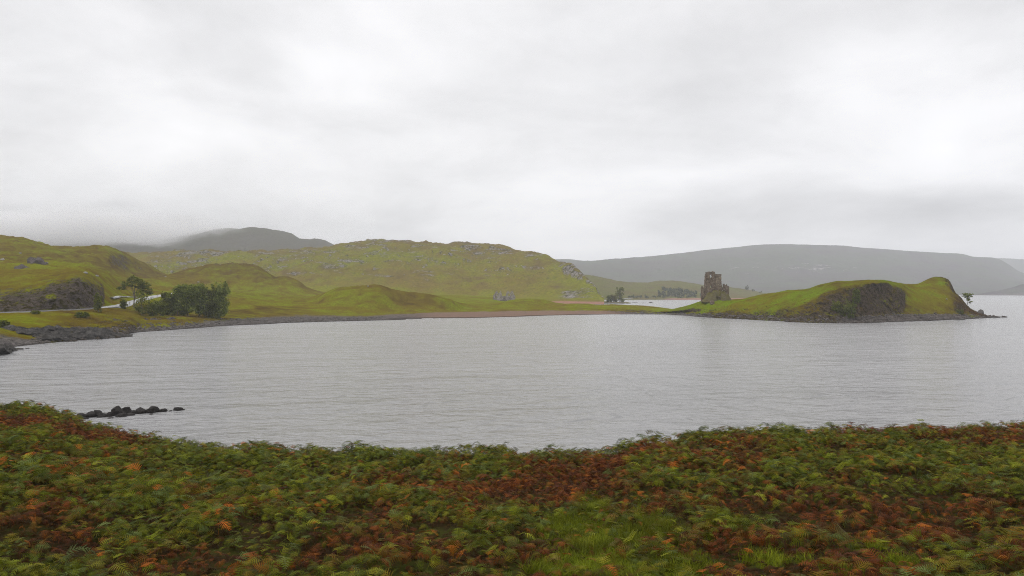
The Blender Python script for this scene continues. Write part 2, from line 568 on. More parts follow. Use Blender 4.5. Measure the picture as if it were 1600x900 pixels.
def wl(dY=0.0, pts=None):
    return lambda px: EYE * F / (curve1(pts, px) - HZ) + dY


SHORE = [(-320, 590), (-60, 552), (0, 545), (60, 538), (150, 530.5), (192, 527), (206, 520.5), (250, 517), (300, 513.5), (355, 509), (400, 507), (500, 503),
         (620, 500), (700, 498), (800, 495), (900, 492), (1000, 491), (1070, 491.5)]
GRASS = [(-320, 560), (0, 524), (60, 519), (120, 516), (165, 513), (195, 511), (230, 504), (270, 502), (355, 499), (450, 496.5), (560, 496.5), (620, 493),
         (700, 489.5), (800, 487.5), (900, 486.5), (960, 488), (1000, 488.5), (1070, 489)]
BE = [(0, 1), (60, 1), (90, 0.2), (190, 0.2), (210, 0.9), (640, 1), (1070, 1)]
SHG = [(-320, 1), (560, 1), (640, 0.75), (690, 0.12), (930, 0.05), (975, 0.5), (1000, 0.9), (1070, 1)]
sheet("terrain", M_near, (-320, 1066, 1500), [
    dict(Y=wl(-8, SHORE), z=-1.6, beach=BE, shingle=SHG),
    dict(Y=wl(0, SHORE), z=0.0, amp=0.25, beach=BE, shingle=SHG, rock=[(-320, 0), (80, 0), (100, .8), (190, .9), (215, 0), (400, 0)]),
    dict(py=GRASS, z=[(-320, 2.2), (0, 2.1), (120, 1.8), (200, 2.0), (270, 2.2), (355, 1.5), (450, .9), (560, .8), (620, .6), (900, .7), (1000, .5), (1070, .4)], amp=0.35,
         beach=[(-320, .5), (0, .5), (50, .1), (200, 0), (350, .45), (640, .8), (950, .75), (1000, .5), (1070, .5)], shingle=SHG, heath_shade=.15,
         rock=[(-320, 0), (60, 0), (100, .55), (190, .55), (210, .42), (350, .3), (400, .15), (500, .05), (920, 0), (960, .45), (1040, .5), (1070, .2)]),
    dict(py=[(-320, 497), (0, 489), (60, 487), (120, 484), (165, 480.5), (195, 477), (230, 478), (270, 480), (355, 487), (400, 483), (450, 481), (520, 487), (560, 490), (640, 488),
             (740, 485), (860, 482.5), (920, 482.5), (960, 483), (1000, 484), (1066, 487)],
         Y=[(-320, 205), (0, 225), (60, 232), (120, 245), (165, 262), (195, 285), (230, 300), (270, 330), (355, 345), (450, 400), (520, 390), (640, 420), (740, 450), (860, 470), (1000, 465), (1066, 462)],
         amp=[(-320, .15), (190, .2), (260, .7), (355, .8), (450, .5), (520, .3), (700, .3), (1066, .25)], heath_shade=[(-320, 0), (0, 0), (60, .1), (120, .3), (200, .2), (300, .3), (400, .3), (520, .05), (1066, .1)],
         rock=[(-320, 0), (900, 0), (960, .35), (1030, .4), (1066, .1)]),
    dict(z=[(-320, 5.4), (0, 5.95), (60, 6.15), (120, 6.45), (165, 6.75), (195, 7.2), (230, 7.6), (270, 7.5), (355, 4.6), (450, 4.8), (520, 3.4), (640, 2.4), (740, 1.8), (860, 2.0), (1000, 1.6), (1066, .9)],
         Y=[(-320, 214), (0, 234), (60, 241), (120, 254), (165, 271), (195, 296), (230, 318), (270, 352), (355, 362), (450, 420), (520, 402), (640, 428), (740, 458), (860, 478), (1000, 473), (1066, 466)],
         amp=[(-320, .1), (190, .15), (260, .6), (355, 1), (450, .7), (520, .4), (700, .3), (1066, .2)], rock=[(-320, .6), (0, .62), (150, .62), (172, .2), (190, 0), (1066, 0)], heath_shade=.05),
    dict(py=[(-320, 478), (0, 470), (30, 464), (60, 457.5), (75, 452.5), (95, 449), (108, 443), (120, 438.5), (130, 442), (142, 450), (155, 462), (165, 472), (178, 475), (200, 472), (230, 464.5), (265, 460),
             (300, 465), (355, 474), (400, 470), (450, 468), (500, 474), (520, 475), (560, 470), (590, 467), (640, 471), (700, 477.5), (740, 481), (860, 478.5), (920, 479), (1000, 480), (1066, 486)],
         Y=[(-320, 224), (0, 243), (60, 250), (120, 262), (150, 272), (165, 284), (178, 296), (200, 322), (230, 372), (265, 415), (300, 405), (355, 400), (450, 470), (520, 418), (590, 424), (640, 442), (700, 450),
            (740, 466), (860, 500), (1000, 496), (1066, 470)],
         rock=[(-320, .6), (0, .6), (145, .62), (165, .3), (185, 0), (1066, 0)], amp=[(-320, .4), (150, .4), (190, .1), (270, .15), (330, 1.0), (560, 1.4), (700, .7), (1066, .2)], heath_shade=[(-320, .05), (300, .1), (520, .05), (590, .15), (660, .25), (740, 0), (1066, 0)]),  # extra brown right of the knoll top paints its shaded flank
    dict(py=[(-320, 440), (0, 431), (60, 428), (120, 425), (165, 430), (200, 442), (270, 451), (355, 461), (400, 462), (450, 463), (480, 466), (500, 461), (515, 455), (530, 449.5), (550, 446), (590, 445), (610, 448.5), (640, 455.5),
             (670, 459), (700, 466), (720, 473), (745, 478.5), (775, 476), (795, 469), (820, 466.5), (850, 468), (868, 473), (885, 474.5), (905, 474.2), (918, 474.3), (935, 476), (950, 475.3), (985, 476.6), (1010, 478), (1040, 481.5), (1066, 485.5)],
         Y=[(-320, 300), (0, 330), (120, 345), (165, 400), (200, 450), (270, 480), (355, 480), (450, 530), (480, 490), (510, 458), (590, 452), (640, 462), (700, 464), (745, 484), (780, 515), (900, 525), (1000, 512), (1040, 490), (1066, 474)],
         amp=[(-320, 2.2), (300, 2.2), (480, 1.6), (590, 1.2), (720, .5), (780, .5), (1066, .2)], rock=[(-320, .12), (300, .12), (480, .05), (590, .12), (1066, 0)], heath_shade=[(-320, .1), (480, .1), (560, .12), (640, .18), (740, .1), (1066, .05)]),  # same painted shade carried up to the knoll's crest, right side browner
    dict(z=[(-320, 28), (0, 27), (60, 27), (120, 26), (165, 23), (200, 20), (270, 15), (355, 11), (420, 11), (480, 7), (590, 5), (740, 4), (800, 3.5), (860, 1.0), (900, -1), (1066, -2)],
         Y=[(-320, 380), (0, 400), (120, 420), (165, 450), (200, 500), (270, 540), (355, 560), (450, 580), (590, 540), (740, 560), (800, 640), (860, 600), (900, 585), (1040, 530), (1066, 480)],
         amp=[(-320, 2.4), (300, 2), (500, 1), (740, .4), (1066, 0)], rock=[(-320, .1), (400, .1), (600, 0), (1066, 0)]),
    dict(py=[(-320, 402), (0, 402), (60, 404), (120, 408), (165, 413), (200, 424), (230, 432), (270, 427), (300, 419), (325, 414), (345, 412.5), (370, 413), (400, 416), (418, 425), (430, 431.5), (450, 432.5), (465, 438), (480, 450), (500, 456), (560, 459),
             (640, 460), (740, 463), (800, 467), (850, 471), (880, 477), (1066, 486)],
         Y=[(-320, 450), (0, 470), (120, 490), (165, 520), (200, 600), (270, 640), (345, 660), (450, 640), (500, 640), (740, 690), (800, 690), (850, 680), (900, 640), (1040, 540), (1066, 484)],
         amp=[(-320, 3), (300, 3), (420, 2), (480, 1), (740, .4), (860, 0), (1066, 0)], rock=[(-320, .2), (280, .2), (330, .34), (400, .36), (470, .32), (500, 0), (1066, 0)], heath_shade=[(-320, .1), (400, .3), (480, .2), (600, 0), (1066, 0)]),
    dict(py=[(-320, 366), (-100, 369), (0, 371.5), (25, 373), (50, 377), (75, 383), (90, 386.5), (120, 388.5), (150, 387.5), (165, 388), (180, 392), (200, 399), (230, 412), (250, 424), (300, 452), (420, 458), (740, 468), (860, 480), (1066, 486)],
         Y=[(-320, 600), (0, 620), (165, 640), (230, 720), (300, 760), (740, 760), (860, 700), (1000, 600), (1066, 494)], amp=[(-320, 2.5), (200, 2.5), (300, .5), (1066, 0)], rock=[(-320, .2), (60, .22), (200, .15), (300, 0), (1066, 0)], heath_shade=.1),
    dict(z=[(-320, 20), (200, 10), (300, 0), (800, 0), (880, -3), (1066, -3)], Y=[(-320, 900), (300, 900), (800, 840), (860, 740), (1066, 510)]),
], [6, 26, 60, 14, 70, 70, 16, 60, 60, 12], nscale=26, seed=3, rockamp=2.6, rscale=5)

CREST = [(-320, 392), (0, 396), (200, 398), (230, 398), (260, 397), (320, 392.5), (400, 394), (450, 391), (520, 384.5), (560, 383), (580, 377.5), (600, 375.5), (640, 376), (700, 378.5), (760, 382),
         (800, 388.5), (850, 397), (870, 406), (890, 411), (905, 422), (920, 437), (930, 447), (938, 460), (944, 466)]
sheet("hills", M_hill, (-320, 944, 1400), [
    dict(z=[(-320, 2), (820, 2), (862, -1), (944, -1.5)], Y=690, amp=.1),
    dict(z=[(-320, 3), (820, 3), (862, .9), (944, .6)], Y=745, amp=.2, beach=[(-320, 0), (835, 0), (866, 1), (944, 1)]),
    dict(z=[(-320, 4), (820, 4), (944, 2.6)], Y=785, amp=.3, beach=[(-320, 0), (850, 0), (880, .3), (944, .3)]),
    dict(py=[(-320, 452), (600, 455), (740, 461.5), (860, 464.5), (900, 464.5), (944, 467)], Y=[(-320, 850), (860, 840), (944, 812)], amp=[(-320, 1.5), (860, .8), (944, .3)], rock=[(-320, .05), (850, .05), (885, .42), (930, .4), (944, .3)]),
    dict(py=[(-320, 430), (300, 432), (520, 430), (700, 432), (800, 438), (860, 446), (890, 452), (915, 453), (930, 459), (944, 466.5)], Y=[(-320, 930), (700, 920), (860, 890), (944, 818)], amp=[(-320, 8), (800, 7), (900, 2.2), (944, .3)],
         rock=[(-320, .26), (600, .24), (850, .14), (885, .26), (944, .4)], heath_shade=.12),
    dict(py=[(-320, 410), (300, 411), (520, 405), (600, 399), (700, 402), (800, 411), (860, 423), (900, 438), (925, 449), (938, 462), (944, 466.3)], Y=[(-320, 1050), (700, 1030), (860, 950), (925, 850), (944, 824)], amp=[(-320, 11), (800, 9), (900, 2.5), (944, .3)],
         rock=[(-320, .30), (600, .29), (850, .22), (920, .28), (944, .4)]),
    dict(py=CREST, Y=[(-320, 1200), (520, 1180), (700, 1160), (850, 1040), (900, 930), (930, 860), (944, 830)], amp=[(-320, 6), (700, 5.0), (850, 2.5), (920, 1), (944, .2)], rock=[(-320, .34), (700, .32), (850, .34), (944, .5)], heath_shade=.2),
    dict(z=[(-320, 40), (520, 45), (700, 50), (850, 30), (930, 5), (944, 0)], Y=[(-320, 1400), (700, 1400), (850, 1200), (930, 960), (944, 850)], amp=[(-320, 5), (800, 5), (944, 0)]),
    dict(z=[(-320, 10), (800, 0), (944, -3)], Y=[(-320, 1700), (700, 1700), (944, 1000)]),
], [6, 10, 14, 50, 110, 120, 14, 8], nscale=55, seed=11, rockamp=5.5, rscale=22)

sheet("mountain", M_mount, (-420, 600, 700), [
    dict(z=0, Y=1650),
    dict(z=[(-420, 60), (300, 50), (520, 30), (600, 10)], Y=1900, amp=10),
    dict(py=[(-420, 388), (0, 390), (200, 392), (400, 385), (520, 398), (600, 440)], Y=2250, amp=[(-420, 16), (400, 14), (600, 4)], rock=.22),
    dict(py=[(-420, 364), (0, 365), (80, 366), (140, 368), (190, 371.5), (225, 373.5), (250, 371.5), (275, 369.5), (325, 361.5), (360, 359.5), (400, 357.5), (440, 361), (455, 365), (470, 374), (495, 375), (508, 378), (520, 384), (550, 400), (600, 450)],
         Y=2650, amp=[(-420, 9), (400, 8), (600, 2)], rock=.25),
    dict(z=[(-420, 120), (400, 60), (600, 0)], Y=3200, amp=8),
    dict(z=-3, Y=3700),
], [12, 70, 130, 14, 8], nscale=150, seed=23, rockamp=14, rscale=60)

sheet("far_shore", M_shore, (880, 1330, 560), [
    dict(z=-2, Y=[(880, 1050), (985, 1130), (1095, 1130), (1330, 1450)]),
    dict(z=.8, Y=[(880, 1080), (985, 1165), (1095, 1165), (1330, 1500)], amp=.4, beach=[(880, .3), (1030, .4), (1050, .9), (1330, .9)], shingle=[(880, .6), (1040, .5), (1060, .1), (1330, .1)]),
    dict(py=[(880, 456), (940, 458), (965, 462), (985, 464), (1095, 463.5), (1200, 463.5), (1330, 464)], Y=[(880, 1140), (985, 1220), (1095, 1220), (1330, 1560)], amp=.8, rock=[(880, .2), (1000, .35), (1040, .3), (1060, 0), (1330, 0)]),
    dict(py=[(880, 440), (940, 447), (1000, 452), (1050, 450), (1100, 455), (1150, 459), (1330, 463.5)], Y=[(880, 1300), (1095, 1400), (1330, 1700)], amp=2.5, rock=.1),
    dict(py=[(880, 424), (920, 430.5), (940, 433.5), (960, 438), (985, 441), (1010, 441.5), (1030, 439), (1050, 438.5), (1080, 442.5), (1100, 445.5), (1140, 448.5), (1180, 455), (1200, 459), (1240, 462), (1330, 463.5)],
         Y=[(880, 1500), (1095, 1580), (1330, 1850)], amp=[(880, 1.6), (1180, 1.2), (1240, .4), (1330, .2)], rock=.12),
    dict(z=-4, Y=[(880, 1900), (1095, 1950), (1330, 2000)]),
], [4, 10, 40, 60, 10], nscale=45, seed=31, rockamp=3, rscale=20)

sheet("far_hill", M_far, (780, 1840, 760), [
    dict(z=-3, Y=2640),
    dict(z=3, Y=2740, amp=1),
    dict(py=[(780, 446), (1100, 446), (1400, 446), (1600, 452), (1840, 455)], Y=3150, amp=9, rock=.02),
    dict(py=[(780, 425), (1000, 421), (1150, 419), (1300, 420), (1500, 424), (1600, 442), (1840, 452)], Y=3600, amp=12, rock=[(780, .1), (1120, .14), (1150, .42), (1330, .42), (1360, .14), (1840, .1)]),
    dict(py=[(780, 411), (1000, 408), (1230, 394), (1400, 402), (1530, 410), (1600, 436), (1840, 450)], Y=4050, amp=12, rock=.1),
    dict(py=[(780, 407), (880, 405.5), (920, 408), (1000, 402.5), (1060, 396), (1150, 386.5), (1200, 383), (1230, 382), (1300, 384), (1400, 391), (1480, 396.5), (1505, 398), (1522, 402), (1545, 402.5), (1560, 405), (1575, 413), (1592, 424), (1620, 434), (1700, 445), (1840, 450)],
         Y=4600, amp=[(780, 3), (1840, 3)]),
    dict(z=-5, Y=5300),
], [4, 24, 40, 40, 40, 10], nscale=260, seed=41, rockamp=10, rscale=90)
sheet("distant_ridge", M_far, (1380, 1950, 160), [
    dict(z=0, Y=5400),
    dict(py=[(1380, 430), (1480, 412), (1560, 404), (1600, 405), (1700, 398), (1950, 410)], Y=6600, amp=6),
    dict(z=-5, Y=7300),
], [30, 10], nscale=400, seed=47)
sheet("low_hill", M_far, (1500, 1900, 260), [
    dict(z=-3, Y=2420),
    dict(z=1, Y=2500, amp=.5, beach=.6, shingle=1),
    dict(py=[(1500, 462), (1517, 461.2), (1540, 457.5), (1560, 454.5), (1580, 449.5), (1600, 443.5), (1700, 422), (1900, 405)], Y=[(1500, 2520), (1900, 2900)], amp=[(1500, .5), (1600, 3), (1900, 5)]),
    dict(z=-4, Y=3300),
], [6, 40, 8], nscale=90, seed=53)

# castle headland
PSH = [(985, 491), (1030, 491.3), (1060, 492.5), (1100, 495.8), (1150, 498.5), (1200, 501), (1250, 503.8), (1290, 505), (1340, 505), (1400, 503), (1460, 501), (1500, 499), (1535, 497.2), (1558, 496.2), (1575, 496)]
HC = [(985, 489), (1010, 487.5), (1040, 484.5), (1060, 480.5), (1080, 475.5), (1095, 470.5), (1108, 466), (1125, 465.5), (1140, 467.5), (1160, 466.5), (1180, 463), (1200, 459), (1222, 455.5), (1240, 453.5), (1262, 451), (1275, 447), (1290, 443), (1310, 439), (1330, 439), (1364, 436.5), (1380, 437),
      (1397, 441), (1415, 443.5), (1433, 443), (1446, 438), (1456, 433.8), (1466, 432.5), (1475, 433.5), (1482, 436.5), (1486, 443), (1491, 454), (1503, 467.5), (1517, 483), (1532, 490), (1545, 494), (1558, 496), (1575, 497)]
HY = [(985, 455), (1040, 430), (1095, 405), (1140, 400), (1200, 385), (1262, 365), (1310, 350), (1364, 348), (1400, 372), (1433, 395), (1466, 400), (1491, 392), (1517, 380), (1540, 372), (1575, 372)]
sheet("headland", M_head, (985, 1574, 1300), [
    dict(Y=wl(-7, PSH), z=-1.6, beach=1, shingle=1),
    dict(Y=wl(0, PSH), z=0.0, amp=.3, beach=[(985, .9), (1100, .8), (1130, .3), (1290, .3), (1330, .8), (1575, .8)], shingle=[(985, 1), (1300, .9), (1350, .75), (1500, .8), (1575, 1)], rock=[(985, .3), (1080, .3), (1110, .6), (1400, .5), (1575, .7)]),
    dict(py=[(985, 490), (1040, 489.7), (1080, 490), (1100, 491), (1150, 494), (1200, 497), (1250, 498.5), (1290, 498), (1340, 497), (1400, 494), (1460, 492.5), (1500, 492.5), (1535, 494), (1558, 495.5), (1575, 496.3)],
         Y=lambda px: EYE * F / (curve1(PSH, px) - HZ) + curve1([(985, 6), (1100, 6), (1200, 6), (1290, 5), (1400, 10), (1500, 11), (1540, 4), (1575, 1)], px), amp=.4,
         beach=[(985, .2), (1100, .5), (1150, .1), (1300, .2), (1340, .9), (1500, .9), (1520, .3), (1575, .3)], shingle=[(985, 1), (1300, .9), (1350, .6), (1500, .7), (1575, 1)], rock=[(985, .2), (1080, .3), (1110, .65), (1330, .6), (1400, .4), (1500, .4), (1575, .75)]),
    dict(py=[(985, 489.9), (1040, 489.3), (1080, 489.3), (1100, 489.6), (1150, 491.5), (1200, 494.5), (1250, 495.5), (1290, 494.5), (1340, 493.5), (1400, 491), (1460, 490.8), (1500, 490.8), (1535, 493), (1558, 495.5), (1575, 496.4)],
         Y=lambda px: EYE * F / (curve1(PSH, px) - HZ) + curve1([(985, 8), (1100, 8), (1200, 8), (1290, 7), (1400, 13), (1500, 14), (1540, 5), (1575, 1.5)], px), amp=.4,
         beach=[(985, 0), (1420, 0), (1450, .5), (1505, .5), (1520, 0), (1575, 0)], shingle=[(985, 1), (1300, .9), (1350, .6), (1500, .7), (1575, 1)], rock=[(985, .1), (1080, .2), (1110, .6), (1330, .6), (1400, .5), (1430, .35), (1500, .4), (1575, .75)], heath_shade=.2),
    # top of the shore rocks / foot of the turf
    dict(py=[(985, 489.6), (1050, 488.7), (1080, 488), (1100, 486), (1122, 485), (1145, 480.5), (1165, 484), (1185, 486), (1230, 484), (1260, 479), (1280, 473), (1314, 458), (1330, 452), (1350, 449), (1384, 448), (1400, 452), (1408, 470), (1415, 482), (1430, 486.5), (1460, 488.5), (1490, 488), (1512, 488), (1535, 491.5), (1558, 495.6), (1575, 496.5)],
         Y=lambda px: EYE * F / (curve1(PSH, px) - HZ) + curve1([(985, 10), (1100, 14), (1145, 22), (1185, 16), (1230, 14), (1280, 16), (1330, 20), (1390, 26), (1408, 24), (1430, 18), (1500, 19), (1540, 6), (1575, 2)], px),
         amp=.7, rock=[(985, 0), (1080, .15), (1110, .42), (1200, .36), (1250, .38), (1290, .55), (1390, .6), (1408, .4), (1430, .3), (1500, .35), (1575, .7)], heath_shade=[(985, 0), (1080, 0), (1200, .1), (1290, .3), (1400, .3), (1440, .15), (1575, .4)], beach=[(985, 0), (1410, .1), (1440, .2), (1500, .1), (1575, 0)], shingle=.5),
    dict(py=[(985, 489.3), (1040, 487), (1080, 483), (1100, 479), (1140, 475), (1165, 474), (1200, 470), (1240, 465), (1262, 461), (1280, 456), (1314, 447), (1340, 443.5), (1384, 442), (1400, 444.5), (1410, 452), (1420, 458), (1450, 461), (1480, 464), (1495, 470), (1512, 484), (1535, 490.8), (1558, 495.7), (1575, 496.7)],
         Y=lambda px: 0.45 * (EYE * F / (curve1(PSH, px) - HZ)) + 0.55 * curve1(HY, px),
         amp=[(985, .2), (1100, .5), (1200, .9), (1300, .7), (1400, .5), (1575, .3)], rock=[(985, 0), (1200, .05), (1300, .2), (1390, .3), (1405, .2), (1430, 0), (1480, .1), (1500, .3), (1575, .6)], heath_shade=[(985, 0), (1100, 0), (1200, .05), (1262, .05), (1320, .2), (1400, .2), (1440, 0), (1480, .1), (1500, .5), (1575, .5)]),
    dict(py=HC, Y=HY, amp=[(985, .15), (1100, .2), (1200, .6), (1300, .5), (1400, .4), (1500, .4), (1575, .1)], rock=[(985, 0), (1440, 0), (1470, .25), (1480, .6), (1500, .45), (1575, .6)], heath_shade=[(985, 0), (1100, 0), (1200, .1), (1310, .2), (1440, .1), (1460, .2), (1500, .35), (1575, .5)]),
    dict(z=[(985, .3), (1060, 2), (1100, 6), (1140, 6), (1200, 6), (1300, 10), (1380, 9), (1466, 9), (1500, 3), (1540, .2), (1575, -.5)], Y=lambda px: curve1(HY, px) + curve1([(985, 6), (1060, 14), (1140, 22), (1300, 26), (1466, 20), (1520, 10), (1575, 2)], px), amp=.5, rock=.3),
    dict(z=-2.5, Y=lambda px: curve1(HY, px) + curve1([(985, 12), (1060, 26), (1140, 40), (1300, 48), (1466, 40), (1520, 20), (1575, 5)], px)),
], [5, 24, 16, 80, 60, 60, 16, 8], nscale=14, seed=61, rockamp=3.0, rscale=4)

# ---- foreground bank
LIP = [(-500, 600), (-200, 612), (0, 626), (50, 624), (100, 637), (150, 658), (220, 671), (300, 684), (420, 693), (520, 699), (700, 704), (860, 707), (900, 708), (950, 702), (1000, 688), (1080, 677), (1150, 670), (1250, 664), (1350, 661), (1450, 659), (1600, 657), (1800, 652), (2200, 640)]
LIPY = [(-500, 52), (0, 47), (100, 46), (300, 40), (520, 36), (880, 34), (1000, 34), (1150, 36), (1350, 38), (1600, 41), (2200, 44)]
FH = 0.55     # bracken height


def bank_z(X, Y):
    Ys = np.maximum(Y, 5.0)
    px = np.clip(800 + F * X / Ys, -500, 2200)
    ly = curve1(LIPY, px)
    dl = (curve1(LIP, px) - HZ) / F * ly + FH       # ground below the eye at the lip
    d11 = 4.55
    t = (Y - 11) / (ly - 11)
    D = d11 + (dl - d11) * np.clip(t, 0, 1) ** 0.92
    near = np.clip((11 - Y) / 11, 0, 2)
    D = np.where(Y < 11, d11 - 3.1 * np.clip(near, 0, 1), D)
    past = np.maximum(Y - ly, 0)
    D = D + 0.02 * past + 0.055 * np.minimum(past, 7) ** 2 + 0.45 * np.maximum(past - 7, 0)
    z = EYE - D + 0.22 * fbm(X / 5.0, Y / 5.0, 4, 77) + 0.06 * fbm(X / 1.1, Y / 1.1, 3, 78)
    return np.maximum(z, -2.0)


def hit_bank(px, py):
    """where the view ray at (px, py) meets the bracken top"""
    k = (py - HZ) / F
    Y = np.linspace(9, 50, 600)
    D = EYE - bank_z((px - 800) / F * Y, Y) - 0.1
    i = np.argmax(D / Y <= k)
    return ((px - 800) / F * Y[i], Y[i])


gx = np.linspace(-75, 75, 500)
gy = np.linspace(-14, 75, 300)
GX, GY = np.meshgrid(gx, gy)
P = np.stack([GX, GY, bank_z(GX, GY)], -1)
m, gg, b, o = new_mat("bank_soil")
geo = gg.n("ShaderNodeNewGeometry")
n = gg.noise(geo.outputs["Position"], 1.2, 5, 0.65)
n2_ = gg.noise(geo.outputs["Position"], 9.0, 4, 0.7)
c = gg.mix(gg.ss(n, 0.4, 0.65), (0.030, 0.020, 0.010), (0.040, 0.045, 0.010))
c = gg.mix(gg.ss(n2_, 0.5, 0.75), c, (0.075, 0.045, 0.02))
gat = gg.n("ShaderNodeAttribute", attribute_name="clearing").outputs["Fac"]
c = gg.mix(gat, c, gg.mix(gg.ss(n2_, 0.35, 0.7), (0.05, 0.085, 0.008), (0.10, 0.13, 0.012)))
gg.link(c, b.inputs["Base Color"])
b.inputs["Roughness"].default_value = 1.0
b.inputs["Specular IOR Level"].default_value = 0.0
bump(gg, b, n2_, 0.8, 0.1)
M_bank = m

CLEAR = [(905, 840, .9, 1.0, 1.0), (985, 830, 1.1, .7, 1.0), (950, 875, 1.2, .7, 1.0), (925, 790, .4, 1.3, .65), (1045, 868, .8, .7, .75), (1190, 868, .5, .35, .5), (1290, 878, .6, .35, .6), (1345, 850, .45, .35, .5), (1420, 880, .5, .3, .5),
         (990, 795, .5, .7, .5), (60, 890, .5, .3, .3), (1130, 805, .35, .5, .4)]


def clearing(X, Y):
    s = np.zeros_like(X)
    for px, py, a, bb, k in CLEAR:
        cx, cy = hit_bank(px, py)
        s = np.maximum(s, k * np.exp(-((X - cx) / a) ** 2 - ((Y - cy + .3 * bb) / (bb * 2.3)) ** 2))
    return s * (0.8 + 0.5 * fbm(X / 0.8, Y / 0.8, 3, 91))


link("ground", grid_mesh("ground", P, dict(clearing=sstep(clearing(GX, GY), .25, .5))), M_bank, kind="structure")

# ---- loch
bm = bmesh.new()
xs = [-7800, -2000, -600, -150, 150, 600, 2000, 7800]
ys = [-280, 20, 60, 150, 400, 1200, 3000, 7600]
vv = [[bm.verts.new((x, y, 0)) for x in xs] for y in ys]
for j in range(len(ys) - 1):
    for i in range(len(xs) - 1):
        bm.faces.new((vv[j][i], vv[j][i + 1], vv[j + 1][i + 1], vv[j + 1][i]))
me = bpy.data.meshes.new("water")
bm.to_mesh(me); bm.free()
link("water", me, M_water, kind="structure")

# ---- ground lookup on the sheets
_trees = {}


def ground_z(x, y, names=("terrain", "headland", "hills", "far_shore", "far_hill", "low_hill")):
    best = None
    for nm in names:
        if nm not in _trees:
            Pm, ob = BVHS[nm]
            nr, nc = Pm.shape[:2]
            idx = np.arange(nr * nc).reshape(nr, nc)
            q = np.stack([idx[:-1, :-1], idx[:-1, 1:], idx[1:, 1:], idx[1:, :-1]], -1).reshape(-1, 4)
            _trees[nm] = BVHTree.FromPolygons(Pm.reshape(-1, 3).tolist(), q.tolist())
        h = _trees[nm].ray_cast(Vector((x, y, 900)), Vector((0, 0, -1)))
        if h[0] is not None and (best is None or h[0].z > best):
            best = h[0].z
    return 0.0 if best is None else best


# ---- roads
def road(name, pts, width, lift=0.12, tight=False):
    """wet single-track road draped over the terrain; pts are (px, Y)"""
    c = np.array([((p[0] - 800) / F * p[1], p[1]) for p in pts], float)
    seg = np.concatenate([[0], np.cumsum(np.hypot(*np.diff(c, axis=0).T))])
    s = np.linspace(0, seg[-1], max(12, int(seg[-1] / 2.5)))
    x = curve1(list(zip(seg, c[:, 0])), s); y = curve1(list(zip(seg, c[:, 1])), s)
    tx, ty = np.gradient(x), np.gradient(y)
    L = np.hypot(tx, ty)
    nx, ny = -ty / L, tx / L
    zc = np.array([max(ground_z(a, b_), ground_z(a + p * width * .3, b_ + q * width * .3), ground_z(a - p * width * .3, b_ - q * width * .3)) for a, b_, p, q in zip(x, y, nx, ny)])
    if tight:
        zc = np.array([ground_z(a, b_) for a, b_ in zip(x, y)])
    k = np.ones(5) / 5
    zc = np.maximum(np.convolve(np.pad(zc, 2, mode="edge"), k, "valid"), zc - .1) + lift
    bm = bmesh.new()
    rows_ = []
    for i in range(len(s)):
        row = []
        for u, dzz in ((-.56, -.45), (-.5, 0), (0, .06), (.5, 0), (.56, -.45)):
            row.append(bm.verts.new((x[i] + nx[i] * u * width, y[i] + ny[i] * u * width, zc[i] + dzz)))
        rows_.append(row)
    for a, b_ in zip(rows_[:-1], rows_[1:]):
        for i in range(4):
            bm.faces.new((a[i], a[i + 1], b_[i + 1], b_[i]))
    bmesh.ops.recalc_face_normals(bm, faces=bm.faces[:])
    me = bpy.data.meshes.new(name)
    bm.to_mesh(me); bm.free()
    return link(name, me, M_road, kind="structure")


road("road", [(-300, 209.5), (-100, 218), (0, 229.5), (60, 236.5), (120, 249.5), (160, 264), (182, 278), (198, 300), (212, 328), (228, 360), (248, 395), (275, 425), (330, 450)], 5.0)
def hit(px, py, nm="terrain"):
    """distance at which the view direction (px, py) meets a terrain sheet"""
    ground_z(0, 300, (nm,))
    h = _trees[nm].ray_cast(Vector((0, 0, EYE)), at(px, py, 1.0) - Vector((0, 0, EYE)))
    return h[0].y if h[0] is not None else None


road("road", [(px, hit(px, py)) for px, py in ((171, 465.2), (179, 464), (189, 463), (200, 463.2), (212, 464.8)) if hit(px, py)], 2.6, tight=True)
road("road", [(925, 1080), (935, 1105), (950, 1130), (966, 1152), (985, 1180)], 6.0, lift=.5)


# ------------------------------------------------------------------ rocks
def rock_mesh(name, size, seed, sub=3, rough=0.35, flat=0.0, facets=7):
    """a weathered boulder: sphere cut by random planes, then roughened; its base sits at z = 0"""
    r = random.Random(seed)
    bm = bmesh.new()
    bmesh.ops.create_icosphere(bm, subdivisions=sub, radius=1.0)
    planes = []
    for _ in range(facets):
        d = Vector((r.gauss(0, 1), r.gauss(0, 1), r.gauss(0, .8))).normalized()
        planes.append((d, r.uniform(.55, .9)))
    off = Vector((r.uniform(-50, 50), r.uniform(-50, 50), r.uniform(-50, 50)))
    for v in bm.verts:
        c = v.co.copy()
        for d, k in planes:
            t = c.dot(d)
            if t > k:
                c -= d * (t - k) * .9
        nn = mnoise.fractal(c * 1.7 + off, .9, 2.1, 4)
        c *= 1 + rough * nn * .5
        v.co = Vector((c.x * size[0], c.y * size[1], c.z * size[2] + size[2] * .45))
    me = bpy.data.meshes.new(name)
    bm.to_mesh(me); bm.free()
    return me


def boulder(px, py, Y, size, seed, label, group=None, mat=None, name="boulder", cat="boulder", rz=0.0, z=None):
    p = at(px, py, Y)
    me = rock_mesh(name, size, seed)
    o = link(name, me, mat or M_rockdark, label=label, cat=cat, group=group)
    o.location = (p.x, p.y, p.z if z is None else z)
    o.rotation_euler = (0, 0, rz)
    return o


